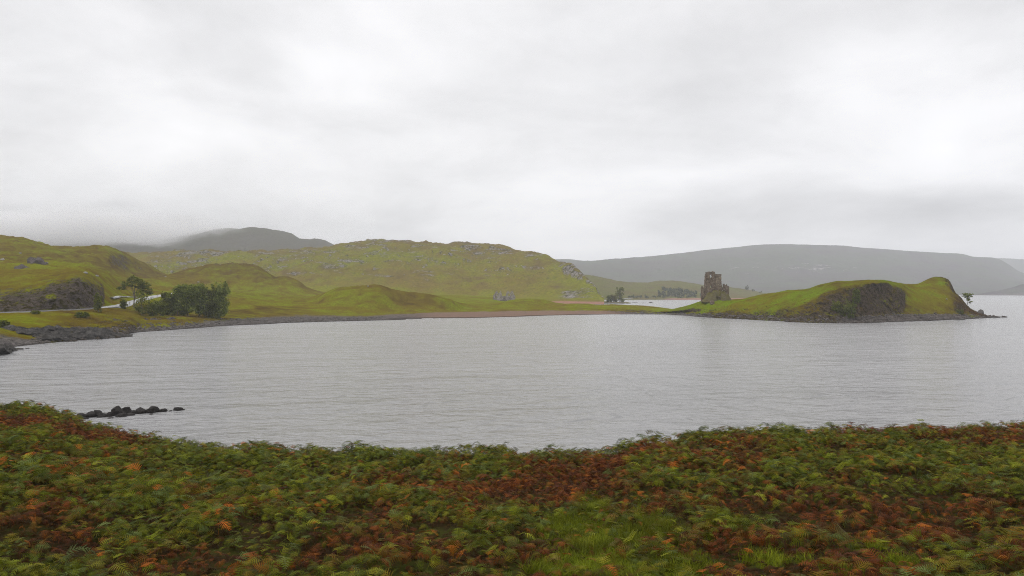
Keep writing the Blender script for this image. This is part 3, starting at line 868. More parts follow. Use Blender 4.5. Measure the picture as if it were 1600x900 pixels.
# spit of black boulders running out from the near bank: (px, waterline py, half width m, half height m)
SPIT = [(128, 652, .62, .50), (142, 651, .70, .62), (152, 649.5, .55, .66), (160, 650.5, .62, .52), (169, 651, .50, .42), (177, 649, .55, .58), (185, 648.5, .80, .90), (192, 649.5, .5, .45), (199, 646.5, .72, .72),
        (208, 646, .55, .42), (214, 644.5, .40, .36), (222, 645.5, .66, .68), (231, 645, .45, .45), (240, 644, .62, .70), (249, 643.3, .48, .40), (256, 643, .42, .40)]
for i, (px, py, a, h) in enumerate(SPIT):
    Y = EYE * F / (py - HZ)
    if i == 6:
        lab = "largest and tallest black boulder near the middle of the rock spit"
        grp = None
    elif i == len(SPIT) - 1:
        lab = "low squarish black boulder at the outer end of the unbroken rock spit"
        grp = None
    else:
        lab = "wet black boulder packed in the rock spit below the bracken bank"
        grp = "black boulders packed in the rock spit"
    boulder(px, py, Y, (a * .95, a * .85, h * .80), 100 + i, lab, grp, z=-.15, rz=i * 1.3)
    # lower stones that fill the foot of the spit
    if i % 2 == 0 and i < 14:
        boulder(px + 5, py + 2.2, EYE * F / (py + 2.2 - HZ), (a * .75, a * .6, h * .34), 140 + i, "wet black boulder packed in the rock spit below the bracken bank", "black boulders packed in the rock spit", z=-.12, rz=i)
boulder(278, 641, EYE * F / (641 - HZ), (.52, .4, .34), 131, "black boulder standing alone in the water off the tip of the spit", z=-.1)
boulder(267, 642.4, EYE * F / (642.4 - HZ), (.22, .2, .12), 132, "tiny flat black rock awash between the spit and the lone boulder", name="rock", cat="rock", z=-.05)
boulder(285.5, 640.6, EYE * F / (640.6 - HZ), (.28, .2, .11), 133, "low black rock barely awash beside the lone boulder at the spit tip", name="rock", cat="rock", z=-.05)


def slab_outcrop(name, p0, p1, n, label, seed, thick=(.5, 1.0), depth=9.0, mat=None, rise=1.9):
    """bedded shore outcrop: tilted, overlapping slabs in one rock mass between two (px, py) waterline points"""
    r = random.Random(seed)
    A = Vector(((p0[0] - 800) / F * EYE * F / (p0[1] - HZ), EYE * F / (p0[1] - HZ), 0))
    B = Vector(((p1[0] - 800) / F * EYE * F / (p1[1] - HZ), EYE * F / (p1[1] - HZ), 0))
    bm = bmesh.new()
    axis = (B - A)
    L = axis.length
    ax = axis.normalized()
    back = Vector((-ax.y, ax.x, 0))
    if back.y < 0:
        back = -back
    for i in range(n):
        u, w = r.random(), r.random()
        c = A + ax * (u * L) + back * (w * depth * (1 - .5 * u))
        lx, ly, lz = r.uniform(2.0, 5.0), r.uniform(1.0, 2.2), r.uniform(*thick)
        zc = w * rise * (1 - .35 * u) + r.uniform(-.1, .25)
        b2 = bmesh.new()
        bmesh.ops.create_cube(b2, size=2)
        bmesh.ops.subdivide_edges(b2, edges=b2.edges[:], cuts=5, use_grid_fill=True)
        rotm = Matrix.Rotation(math.atan2(ax.y, ax.x) + r.uniform(-.25, .25), 3, "Z") @ Matrix.Rotation(r.uniform(.05, .3), 3, "Y") @ Matrix.Rotation(r.uniform(-.35, -.1), 3, "X")
        off = Vector((r.uniform(-99, 99), r.uniform(-99, 99), 0))
        for v in b2.verts:
            q = v.co.copy()
            k = 1 - .12 * (abs(q.x) ** 3 + abs(q.y) ** 3) * .5
            q = Vector((q.x * lx * k, q.y * ly * k, q.z * lz * .5))
            q += mnoise.noise_vector(q * .7 + off) * .35 + mnoise.noise_vector(q * 2 + off) * .12
            v.co = c + rotm @ q + Vector((0, 0, zc))
        tmp = bpy.data.meshes.new("tmp")
        b2.to_mesh(tmp); b2.free()
        bm.from_mesh(tmp)
        bpy.data.meshes.remove(tmp)
    base = (A + B) / 2
    for v in bm.verts:
        v.co -= base
    me = bpy.data.meshes.new(name)
    bm.to_mesh(me); bm.free()
    o = link(name, me, mat or M_slab, label=label, cat="rock outcrop")
    o.location = base
    return o


slab_outcrop("rock_outcrop", (86, 534), (189, 526.5), 85, "long dark outcrop of bedded slabs along the left shore under the grass", 5, depth=15, rise=2.3)
slab_outcrop("rock_outcrop", (-45, 556), (1, 548), 8, "dark slab outcrop reaching into the water at the picture's left edge", 6, depth=4, rise=.4)
slab_outcrop("rock_outcrop", (228, 514), (292, 510), 40, "grey slab outcrop at the water's edge beneath the dense trees", 8, depth=9, rise=2.6, mat=M_cut)

for px, py, s_, lab in [(18, 546.5, .7, "small dark rock awash nearest the left edge outcrop"), (31, 546, .9, "dark pointed rock awash off the left shingle beach"), (43, 545, .5, "smallest dark rock awash farthest out from the left shingle beach")]:
    boulder(px, py, EYE * F / (py - HZ), (s_, s_ * .6, s_ * .35), int(px), lab, name="rock", cat="rock", mat=M_slab, z=-.05)
p = at(55, 419, 400)
for px, Y, sz, sd, lab in [(55, 385, (5.5, 5, 6.0), 41, "dark craggy outcrop on the left hillside above the road cutting"), (35, 365, (3.0, 3, 3.6), 42, "low dark outcrop on the grassy slope left of the craggy one")]:
    x, y = (px - 800) / F * Y, Y
    me = rock_mesh("rock_outcrop", sz, sd, sub=4, rough=.75, facets=10)
    o = link("rock_outcrop", me, M_cut, label=lab, cat="rock outcrop")
    o.location = (x, y, ground_z(x, y) - sz[2] * .98)

# pale boulders lying about the hillside
for i, (px, py, sz) in enumerate([(133, 426.8, 1.0), (151, 431.4, .9), (4, 406, 1.4), (72, 411, 1.1), (274, 416.8, 1.3), (259, 432.5, 1.2), (31, 396, 1.2), (310, 441, 1.0), (575, 447.5, .8)]):
    Y = hit(px, py)
    if Y:
        boulder(px, py, Y, (sz, sz * .8, sz * .5), 900 + i, "pale grey boulder lying in the grass of the left hillside", "pale boulders on the left hillside", mat=M_pale, z=ground_z((px - 800) / F * Y, Y, ("terrain",)) - sz * .1, rz=i)
# headland stones
for px, py, Y, sz, sd, lab, mt in [
        (1532, 493, 374, (1.9, 1.6, 1.7), 51, "rounded dark boulder standing up on the tip of the headland", M_slab),
        (1495, 500.2, None, (1.6, .8, .45), 52, "flat dark rock at the waterline below the headland beach, its left one", M_slab),
        (1503, 499.8, None, (1.7, .8, .5), 53, "flat dark rock at the waterline below the headland beach, its right one", M_slab),
        (1002, 490.6, None, (1.5, 1.2, 1.1), 54, "squat dark boulder at the water's edge where beach meets headland", M_slab),
        (992, 473.4, None, (3.6, 1.2, .45), 55, "low dark rock awash in the inner bay nearest the wooded point", M_slab),
        (1005, 473.6, None, (2.6, 1.0, .35), 56, "flat dark rock awash between two others in the inner bay", M_slab),
        (1017, 473.3, None, (1.9, 1.0, .75), 57, "dark rock standing in the inner bay farthest from the wooded point", M_slab),
        (1479, 483.5, 366, (.5, .45, .5), 58, "small white stone on the green turf of the headland", M_pale),
        (1113, 469.5, 388, (1.3, 1.0, 1.5), 59, "grey block fallen on the turf below the castle mound", M_castle)]:
    if Y is None:
        Y = EYE * F / (py - HZ)
        z = -.1
    else:
        z = ground_z((px - 800) / F * Y, Y, ("headland",)) - .15 * sz[2]
    boulder(px, py, Y, sz, sd, lab, mat=mt, name="boulder", z=z)


# ------------------------------------------------------------------ ruins
def ruin_wall(name, outline, thick, mat, parent, holes=(), cell=.3, seed=1, rot=0.0, loc=(0, 0, 0), rough=.16, batter=0.0):
    """ragged masonry wall: cells of the wall face kept inside a broken outline, thickness front to back, uneven faces.
    outline: (x, top z) points from left to right; holes: (x0, x1, z0, z1)"""
    r = random.Random(seed)
    x0, x1 = outline[0][0], outline[-1][0]
    zt = max(p[1] for p in outline)
    nx, nz = int(round((x1 - x0) / cell)), int(math.ceil(zt / cell))
    ny = max(2, int(round(thick / .4)))
    keep = set()
    xs_ = [p[0] for p in outline]; zs_ = [p[1] for p in outline]
    for i in range(nx):
        xc = x0 + (i + .5) * cell
        top = float(np.interp(xc, xs_, zs_)) + r.choice((-cell, 0, 0, cell * .6))
        for k in range(nz):
            zc = (k + .5) * cell
            if zc > top:
                continue
            if any(h[0] < xc < h[1] and h[2] < zc < h[3] for h in holes):
                continue
            keep.add((i, k))
    # drop a few stones from the broken ends
    for (i, k) in list(keep):
        if ((i - 1, k) not in keep or (i + 1, k) not in keep) and k > 2 and r.random() < .16:
            keep.discard((i, k))
    bm = bmesh.new()
    vs = {}
    off = Vector((r.uniform(-99, 99), r.uniform(-99, 99), r.uniform(-99, 99)))

    def V(i, j, k):
        key = (i, j, k)
        if key not in vs:
            c = Vector((x0 + i * cell, -thick / 2 + j * thick / ny, k * cell))
            c.y += batter * c.z * (-1 if j > ny / 2 else 1) * .5
            d = mnoise.noise_vector(c * 1.3 + off) * rough + mnoise.noise_vector(c * 3.1 + off) * rough * .6
            vs[key] = bm.verts.new(c + d)
        return vs[key]
    for (i, k) in keep:
        for j in range(ny):
            if j == 0:
                bm.faces.new((V(i, 0, k), V(i + 1, 0, k), V(i + 1, 0, k + 1), V(i, 0, k + 1)))
            if j == ny - 1:
                bm.faces.new((V(i, ny, k), V(i, ny, k + 1), V(i + 1, ny, k + 1), V(i + 1, ny, k)))
            if (i - 1, k) not in keep:
                bm.faces.new((V(i, j, k), V(i, j, k + 1), V(i, j + 1, k + 1), V(i, j + 1, k)))
            if (i + 1, k) not in keep:
                bm.faces.new((V(i + 1, j, k), V(i + 1, j + 1, k), V(i + 1, j + 1, k + 1), V(i + 1, j, k + 1)))
            if (i, k + 1) not in keep:
                bm.faces.new((V(i, j, k + 1), V(i + 1, j, k + 1), V(i + 1, j + 1, k + 1), V(i, j + 1, k + 1)))
            if (i, k - 1) not in keep and k > 0:
                bm.faces.new((V(i, j, k), V(i, j + 1, k), V(i + 1, j + 1, k), V(i + 1, j, k)))
    me = bpy.data.meshes.new(name)
    bm.to_mesh(me); bm.free()
    o = link(name, me, mat, parent=parent)
    o.location = loc
    o.rotation_euler = (0, 0, rot)
    return o


# castle: local x to the right, y away from the camera, z up; 1 photo pixel = 0.321 m here
CY = 398.0
K = CY / F
cx0 = (1117 - 800) * K
cz0 = EYE + (HZ - 470.5) * K
castle = empty("castle_ruin", (cx0, CY, cz0), "broken brown stone castle tower standing on the grassy neck of the headland", "castle")
U = lambda px: (px - 1117) * K
V_ = lambda py: (470.5 - py) * K
# tall west gable with the see-through window
tw = ruin_wall("tower", [(U(1103.2), V_(452)), (U(1103.6), V_(440)), (U(1104.3), V_(426)), (U(1105), V_(424.8)), (U(1107), V_(424.3)), (U(1109.5), V_(425)), (U(1111), V_(424.2)), (U(1114), V_(424.2)), (U(1115.2), V_(425)), (U(1117.2), V_(425.4))],
               1.3, M_castle, castle, holes=[(U(1108.6), U(1111.2), V_(434.0), V_(429.6)), (U(1109.5), U(1111.5), V_(449.5), V_(446))], seed=2, batter=.02)
ruin_wall("side_wall", [(0, V_(425.5)), (1.2, V_(426)), (2.4, V_(430)), (3.4, V_(438)), (4.6, V_(447)), (6.2, V_(455))], 1.1, M_castle, castle, seed=3, rot=R(90), loc=(U(1104.2) + .35, .66, 0))
# corbelled stair turret with its string courses
tr = ruin_wall("stair_turret", [(U(1117.3), V_(429.4)), (U(1120), V_(429)), (U(1123), V_(429.2)), (U(1126.9), V_(429.2))], 3.4, M_turret, castle, holes=[(U(1121), U(1122.4), V_(437), V_(434.2))], seed=4, loc=(0, .9, 0), rough=.09)
bm = bmesh.new()
for pz, hh in ((440.3, .26), (446.3, .28), (451.3, .26)):
    for (ax0, ax1, ay0, ay1) in ((U(1117.6), U(1127.6), -.98, -.70), (U(1127.0), U(1127.75), -.70, 2.7)):
        mat_ = Matrix.Translation(((ax0 + ax1) / 2, (ay0 + ay1) / 2, V_(pz))) @ Matrix.Diagonal((ax1 - ax0, ay1 - ay0, hh, 1))
        bmesh.ops.create_cube(bm, size=1, matrix=mat_)
bmesh.ops.subdivide_edges(bm, edges=bm.edges[:], cuts=4, use_grid_fill=True)
for v in bm.verts:
    v.co += mnoise.noise_vector(v.co * 1.9) * .10
me = bpy.data.meshes.new("string_course")
bm.to_mesh(me); bm.free()
link("string_course", me, M_castle, parent=tr)
bm = bmesh.new()
mat_ = Matrix.Translation((U(1122.2), .9, V_(429.0))) @ Matrix.Diagonal((U(1127.6) - U(1117.2), 3.7, .34, 1))
bmesh.ops.create_cube(bm, size=1, matrix=mat_)
bmesh.ops.subdivide_edges(bm, edges=bm.edges[:], cuts=6, use_grid_fill=True)
for v in bm.verts:
    v.co += mnoise.noise_vector(v.co * 1.5 + Vector((9, 0, 0))) * .2
me = bpy.data.meshes.new("cornice")
bm.to_mesh(me); bm.free()
link("cornice", me, M_castle, parent=tr)
# lower, broader storeys under the turret
ruin_wall("wall", [(U(1104.5), V_(450)), (U(1107), V_(448)), (U(1112), V_(452)), (U(1117), V_(446)), (U(1122), V_(448)), (U(1127.7), V_(445.5)), (U(1128.2), V_(452))], 3.0, M_castle, castle, holes=[(U(1111), U(1113.5), V_(457), V_(452))], seed=5, loc=(0, .55, 0))
# fragments on either side
ruin_wall("wall", [(U(1094.8), V_(447)), (U(1095.4), V_(445.8)), (U(1097), V_(446)), (U(1099.5), V_(447.5)), (U(1101.5), V_(450.5)), (U(1103.2), V_(455)), (U(1104.5), V_(462))], 1.3, M_castle, castle, holes=[(U(1098.4), U(1099.6), V_(456), V_(452.5))], seed=6, loc=(0, -1.0, -.6))
ruin_wall("wall", [(U(1129.2), V_(448.5)), (U(1130), V_(447.5)), (U(1130.6), V_(444.2)), (U(1132), V_(444)), (U(1133), V_(444.8)), (U(1134.5), V_(443.8)), (U(1136), V_(445.2)), (U(1137.2), V_(446.8)), (U(1139), V_(447.3))], 1.3, M_castle, castle, holes=[(U(1131.8), U(1133.2), V_(456), V_(452.5))], seed=7, loc=(0, .2, 0))
ruin_wall("wall", [(0, V_(447)), (1.5, V_(449)), (3.4, V_(456)), (5.5, V_(462))], 1.1, M_castle, castle, seed=8, rot=R(90), loc=(U(1138.4), .9, 0))
ruin_wall("wall", [(U(1104), V_(456)), (U(1112), V_(452)), (U(1120), V_(455)), (U(1129), V_(457)), (U(1138), V_(458))], 1.2, M_castle, castle, seed=12, loc=(0, 7.2, 0))


def mound(name, c, rx, ry, h, mat, parent, seed, hole=None):
    n = 40
    bm = bmesh.new()
    rows_ = []
    for i in range(n + 1):
        row = []
        for j in range(n + 1):
            a, b_ = i / n * 2 - 1, j / n * 2 - 1
            d = math.sqrt(a * a + b_ * b_)
            z = h * max(0, 1 - d ** 2.2) ** .8 if d < 1 else 0
            p_ = Vector((c[0] + a * rx, c[1] + b_ * ry, 0))
            z *= 1 + .35 * mnoise.fractal(p_ * .45 + Vector((seed, 0, 0)), 1, 2, 4)
            if hole and abs(p_.x - hole[0]) < hole[1] and p_.y < hole[2]:
                z *= .12
            row.append(bm.verts.new(p_ + Vector((0, 0, z - .5))))
        rows_.append(row)
    for i in range(n):
        for j in range(n):
            bm.faces.new((rows_[i][j], rows_[i + 1][j], rows_[i + 1][j + 1], rows_[i][j + 1]))
    for f in bm.faces:
        f.smooth = True
    me = bpy.data.meshes.new(name)
    bm.to_mesh(me); bm.free()
    return link(name, me, mat, parent=parent)


M_mound = rock_mat("turfed_rubble", base=(0.15, 0.125, 0.10), sc=.6, moss=1.0, lo=.4, hi=1.5, mosscol=(0.095, 0.085, 0.012))
mound("rubble_mound", (U(1118), -3.4, 0), 7.6, 3.6, 5.6, M_mound, castle, 3, hole=(U(1118.3), 1.05, -4.6))
ruin_wall("vault_wall", [(U(1114), V_(462.6)), (U(1118), V_(461.6)), (U(1123), V_(462.4))], .8, M_castle, castle, holes=[(U(1115.2), U(1121.4), -1, V_(463.2))], seed=9, loc=(0, -4.9, -.3))

# ruined mansion on the meadow under the hill
HYY = 650.0
K2 = HYY / F
hx = (788 - 800) * K2
hz = ground_z(hx, HYY) - .4
house = empty("ruined_house", (hx, HYY, hz), "roofless pale stone house ruin with pointed gables below the green hill", "house")
U2 = lambda px: (px - 788) * K2
V2 = lambda py: (470.8 - py) * K2 + .3
ruin_wall("gable", [(U2(770.5), V2(465)), (U2(772), V2(460)), (U2(774.5), V2(456)), (U2(775.8), V2(454.3)), (U2(777), V2(455)), (U2(779), V2(458.3)), (U2(780.5), V2(457)), (U2(781.8), V2(454.4)), (U2(783), V2(455)), (U2(784.6), V2(461)), (U2(785.3), V2(463))], .9, M_house, house,
          holes=[(U2(774.6), U2(776.0), V2(467.5), V2(464)), (U2(779.2), U2(780.4), V2(467.5), V2(464)), (U2(777), U2(778), V2(461.5), V2(459))], seed=21)
ruin_wall("gable", [(U2(790.8), V2(459)), (U2(792.4), V2(455.5)), (U2(793.8), V2(453.9)), (U2(795.3), V2(455)), (U2(797), V2(459)), (U2(798), V2(456)), (U2(799.6), V2(454.4)), (U2(801.6), V2(456)), (U2(803.2), V2(460)), (U2(805), V2(462.4))], .9, M_house, house,
          holes=[(U2(794.2), U2(796.8), V2(466.5), V2(458.8)), (U2(799.6), U2(800.8), V2(461.5), V2(459))], seed=22, loc=(0, -1.5, 0))
ruin_wall("wall", [(U2(785), V2(462)), (U2(787), V2(463.5)), (U2(789), V2(462.4)), (U2(791.2), V2(461.5))], .9, M_house, house, holes=[(U2(787.2), U2(788.6), V2(468), V2(465))], seed=23, loc=(0, 2.5, 0))
ruin_wall("wall", [(U2(771), V2(462)), (U2(780), V2(463)), (U2(790), V2(462)), (U2(804), V2(463.5))], .9, M_house, house, holes=[(U2(775), U2(777), V2(467), V2(464)), (U2(797), U2(799), V2(467), V2(464))], seed=24, loc=(0, 11, 0))
ruin_wall("wall", [(0, V2(461.5)), (5, V2(463)), (11, V2(462))], .9, M_house, house, seed=25, rot=R(90), loc=(U2(771.1), .45, 0))
ruin_wall("wall", [(0, V2(461.5)), (5, V2(463)), (12, V2(462))], .9, M_house, house, seed=26, rot=R(90), loc=(U2(803.8), -1.05, 0))

# ------------------------------------------------------------------ trees
M_leaf_dark = leaf_mat("leaves_dark", (0.105, 0.122, 0.017), (0.170, 0.187, 0.023), (0.227, 0.227, 0.033))
M_leaf_mid = leaf_mat("leaves_mid", (0.138, 0.170, 0.029), (0.227, 0.268, 0.043), (0.293, 0.308, 0.048))
M_leaf_yel = leaf_mat("leaves_yellow", (0.10, 0.095, 0.012), (0.17, 0.15, 0.015), (0.22, 0.19, 0.02))
M_leaf_bush = leaf_mat("leaves_bush", (0.085, 0.105, 0.012), (0.14, 0.17, 0.015), (0.18, 0.19, 0.02))
M_leaf_far = leaf_mat("leaves_far_wood_hazed", (0.085, 0.100, 0.050), (0.12, 0.135, 0.060), (0.14, 0.15, 0.065), sc=.1)  # paler, greyer leaves: haze of distance mixed into their colour


def crown_mesh(name, blobs, n, leaf, seed, thin=.55):
    """leaf sprays: small bent quads spread through uneven clumps; blobs = (x, y, z, rx, ry, rz)"""
    r = np.random.default_rng(seed)
    vol = np.array([b[3] * b[4] * b[5] for b in blobs]) ** .72
    cnt = np.maximum(1, (vol / vol.sum() * n).astype(int))
    C = []
    for b_, k in zip(blobs, cnt):
        # sub-clumps inside the lobe give light and dark masses with gaps
        ns = max(5, k // 26)
        d = r.normal(size=(ns, 3)); d /= np.linalg.norm(d, axis=1)[:, None]
        sub = d * (r.random((ns, 1)) ** .45)
        pick = r.integers(0, ns, k)
        pts = sub[pick] + r.normal(size=(k, 3)) * .17
        C.append(pts * np.array(b_[3:6]) + np.array(b_[:3]))
    C = np.concatenate(C)
    N = len(C)
    # each leaf spray is a kite of 4 verts
    nrm = r.normal(size=(N, 3)); nrm[:, 2] = np.abs(nrm[:, 2]) + .35
    nrm /= np.linalg.norm(nrm, axis=1)[:, None]
    t = np.cross(nrm, r.normal(size=(N, 3))); t /= np.linalg.norm(t, axis=1)[:, None]
    bt = np.cross(nrm, t)
    s = leaf * r.uniform(.55, 1.35, (N, 1))
    Vt = np.stack([C - t * s, C - bt * s * thin + nrm * s * .2, C + t * s, C + bt * s * thin + nrm * s * .12], 1).reshape(-1, 3)
    me = bpy.data.meshes.new(name)
    me.vertices.add(len(Vt)); me.vertices.foreach_set("co", Vt.reshape(-1).astype(np.float32))
    q = np.arange(N * 4, dtype=np.int32)
    me.loops.add(N * 4); me.loops.foreach_set("vertex_index", q)
    me.polygons.add(N)
    me.polygons.foreach_set("loop_start", np.arange(0, N * 4, 4, dtype=np.int32)); me.polygons.foreach_set("loop_total", np.full(N, 4, dtype=np.int32))
    me.update(calc_edges=True)
    return me


def tube(bm, pts, radii, sides=7):
    rings = []
    for i, p_ in enumerate(pts):
        p_ = Vector(p_)
        d = (Vector(pts[min(i + 1, len(pts) - 1)]) - Vector(pts[max(i - 1, 0)])).normalized()
        a = d.orthogonal().normalized()
        b_ = d.cross(a)
        rings.append([bm.verts.new(p_ + (a * math.cos(k / sides * 2 * math.pi) + b_ * math.sin(k / sides * 2 * math.pi)) * radii[i]) for k in range(sides)])
    for A, B in zip(rings[:-1], rings[1:]):
        for k in range(sides):
            bm.faces.new((A[k], A[(k + 1) % sides], B[(k + 1) % sides], B[k]))
    bm.faces.new(rings[-1])
    bm.faces.new(rings[0][::-1])


def make_tree(name, px, Y, blobs, label, cat, leaf, n, mat, seed, trunk_r=.2, group=None, lean=(0, 0), z=None, forks=4, names=("terrain", "headland", "hills", "far_shore"), trunk=True):
    x, y = (px - 800) / F * Y, Y
    gz = ground_z(x, y, names) if z is None else z
    root = empty(name, (x, y, gz), label, cat, group)
    me = crown_mesh("crown", blobs, n, leaf, seed)
    link("crown", me, mat, parent=root)
    r = random.Random(seed)
    bm = bmesh.new()
    top = max(blobs, key=lambda b_: b_[2])
    h = top[2]
    mids = [(lean[0] * t + r.uniform(-.15, .15) * h * .05, lean[1] * t, -.4 + (h + .4) * t) for t in (0, .2, .42, .65, .85)]
    tube(bm, mids, [trunk_r * 1.25, trunk_r, trunk_r * .8, trunk_r * .5, trunk_r * .22])
    for b_ in blobs:
        t0 = r.uniform(.25, .5)
        s_ = Vector((lean[0] * t0, lean[1] * t0, h * t0))
        e_ = Vector(b_[:3]) + Vector((r.uniform(-.3, .3) * b_[3], 0, r.uniform(-.1, .3) * b_[5]))
        tube(bm, [s_, s_.lerp(e_, .5) + Vector((0, 0, .06 * h)), e_], [trunk_r * .5, trunk_r * .32, trunk_r * .12], 5)
    me = bpy.data.meshes.new("trunk")
    bm.to_mesh(me); bm.free()
    link("trunk", me, M_bark, parent=root)
    return root


def lobes(r, w, h, n, base=.15, spread=1.0, flat=1.0):
    """n uneven lobes filling a crown w wide and h tall"""
    out_ = [(0, 0, h * .60, w * .40, w * .40, h * .34), (0, 0, h * .3, w * .40, w * .40, h * .24)]
    for i in range(n):
        a = r.uniform(0, 6.28)
        t = r.uniform(base, .92)
        env = math.sin(min(.97, max(0.12, .18 + t * .72)) * math.pi) ** .5
        q = w * .36 * env * spread * r.uniform(.5, 1.05)
        s_ = r.uniform(.14, .25)
        out_.append((math.cos(a) * q, math.sin(a) * q, h * t, w * s_, w * s_, h * s_ * .8 * flat))
    return out_


# lone wind-shaped pine by the road bend; one photo pixel is about 0.22 m there
k = 278 / F
pine_blobs = [(a * 1.22, b_, c, d * 1.3, e * 1.25, f_ * 1.25) for a, b_, c, d, e, f_ in [(-3.4, 0, 7.2, 1.5, 1.4, .7), (-1.9, .3, 8.6, 1.7, 1.5, .9), (-.2, 0, 9.8, 1.8, 1.6, 1.0), (1.2, -.2, 9.2, 1.8, 1.6, .9), (2.6, .2, 8.0, 1.7, 1.5, .8), (3.7, 0, 6.9, 1.4, 1.3, .8), (4.4, .2, 5.6, 1.2, 1.1, .8), (1.5, .6, 7.4, 1.3, 1.2, .6), (-.8, -.4, 7.9, 1.3, 1.1, .6), (3.0, -.5, 6.2, 1.1, 1, .6)]]
make_tree("pine_tree", 209, 283, pine_blobs, "dark flat-topped tree with a spreading crown against the pale road bend", "tree", .34, 2600, M_leaf_dark, 11, trunk_r=.2, lean=(.4, 0))

rr = random.Random(5)
GROVE = [(278, 290, 7.5, 10.5, M_leaf_mid), (294, 292, 8.0, 11.6, M_leaf_mid), (311, 296, 8.0, 12.6, M_leaf_mid), (327, 299, 7.4, 11.6, M_leaf_dark), (344, 301, 8.4, 13.2, M_leaf_mid), (262, 288, 6.0, 8.2, M_leaf_dark)]
GLAB = ["tallest rounded dark tree at the right end of the lochside grove", "leafy green tree standing second in from the low left end of the grove"]
glab = ["leafy green tree second in from the low left end of the lochside grove", "dense bushy tree in the left half of the lochside grove beside the leafy one",
        "broad upright tree in the middle of the lochside grove", "narrower darker tree just left of the tallest tree in the grove", "tallest rounded tree at the right end of the lochside grove",
        "lowest darkest tree at the left end of the lochside grove"]
for i, (px, Y, w, h, mt) in enumerate(GROVE):
    make_tree("broadleaf_tree", px, Y, lobes(rr, w, h, 18, base=.10), glab[i], "tree", .36, 6500, mt, 200 + i, trunk_r=.18, group="grove of trees on the left shore")

BUSH = [(154, 248, 3.2, 6.0, "dark upright bush on the bank between the road cutting and the shore", M_leaf_dark), (222, 268, 6.2, 8.0, "dark bush growing on the shore rocks under the flat-topped tree", M_leaf_dark),
        (238, 272, 5.0, 6.5, "olive bush left of the lochside grove beneath the road", M_leaf_bush), (251, 277, 5.0, 6.0, "dark bush between the olive bush and the grove", M_leaf_dark), (193, 272, 2.6, 3.4, "small dark bush beside the road left of the flat-topped tree", M_leaf_dark),
        (5, 193, 2.6, 1.8, "low dark bush at the picture's left edge above the shingle", M_leaf_dark), (56, 226.5, 2.6, .9, "low brownish shrub on the verge at the left stretch of road", M_leaf_dark), (128, 231, 4.0, 1.6, "low olive scrub on the bank above the dark slabs", M_leaf_bush),
        (1323, 309, 5.0, 7.5, "dark bush clinging to the foot of the headland cliff", M_leaf_dark), (1331, 306, 4.4, 6.6, "brighter green bush on the headland cliff, in front of the dark one", M_leaf_bush), (1308, 311, 4.5, 4.8, "spreading dark shrub high on the left of the headland cliff", M_leaf_dark),
        (1338, 316, 3.6, 6.0, "green shrub on the right of the cliff bushes", M_leaf_bush), (1500, 358, 3.5, 2.2, "low shrub at the foot of the headland turf near its stony tip", M_leaf_dark)]
for i, (px, Y, w, h, lab, mt) in enumerate(BUSH):
    make_tree("bush", px, Y, lobes(rr, w, h, 9, base=.05), lab, "bush", .27, 1500, mt, 300 + i, trunk_r=.07)

k = 381 / F
make_tree("tree", 1511, 381, [(-.9, 0, 4.9, 1.5, 1.3, .9), (.6, .2, 5.3, 1.6, 1.4, .8), (2.0, 0, 4.8, 1.2, 1.1, .7), (.2, 0, 3.9, 1.4, 1.2, .8), (.9, 0, 2.6, 1.1, 1.0, .8), (1.4, .1, 1.4, .9, .9, .8)],
          "small windswept tree leaning over the water at the end of the headland", "tree", .26, 1300, M_leaf_mid, 401, trunk_r=.12, lean=(.9, 0), z=0.6 + ground_z((1511 - 800) / F * 381, 381, ("headland",)) * .9)

# trees on the little point in the inner bay
PY = 800
sheetpt = [(968, 800, 10.5, 15.0, M_leaf_dark, "tall dark tree on the small point in the inner bay"), (957, 790, 8.0, 8.5, M_leaf_yel, "yellowish bush on the small point left of its tall dark tree"), (951, 786, 6.0, 7.0, M_leaf_dark, "low dark bush at the left end of the small wooded point")]
sheet("point", M_near, (915, 990, 120), [
    dict(z=-1.2, Y=780),
    dict(z=[(915, .2), (925, .5), (980, .5), (990, -.4)], Y=806, amp=.15, beach=[(915, 1), (945, .8), (990, .8)], shingle=[(915, 0), (945, .9), (990, 1)]),
    dict(z=[(915, 1.5), (960, 1.2), (980, .7), (990, -.5)], Y=830, amp=.3, heath_shade=.1),
    dict(z=[(915, 2.0), (960, 1.0), (980, .5), (990, -.6)], Y=850, amp=.2),
    dict(z=-1.5, Y=880),
], [6, 14, 8, 6], nscale=20, seed=71)
_trees.clear()
rr = random.Random(15)
for i, (px, Y, w, h, mt, lab) in enumerate([(968, 828, 12, 16.0, M_leaf_dark, "tall dark tree on the small point in the inner bay"), (958.5, 822, 8.5, 9.0, M_leaf_yel, "yellowish bush on the small point left of its tall dark tree"),
                                           (951.5, 820, 6.5, 7.5, M_leaf_dark, "low dark bush at the left end of the small wooded point")]):
    make_tree("tree" if i == 0 else "bush", px, Y, lobes(rr, w, h, 12, base=.06), lab, "tree" if i == 0 else "bush", .6, 1500, mt, 500 + i, trunk_r=.25, names=("point", "hills"))
make_tree("tree", 1167.5, 1590, lobes(rr, 9, 9, 6, base=.2), "tiny dark tree on the far shore ridge right of the castle", "tree", .9, 400, M_leaf_far, 520, trunk_r=.3, names=("far_shore",))

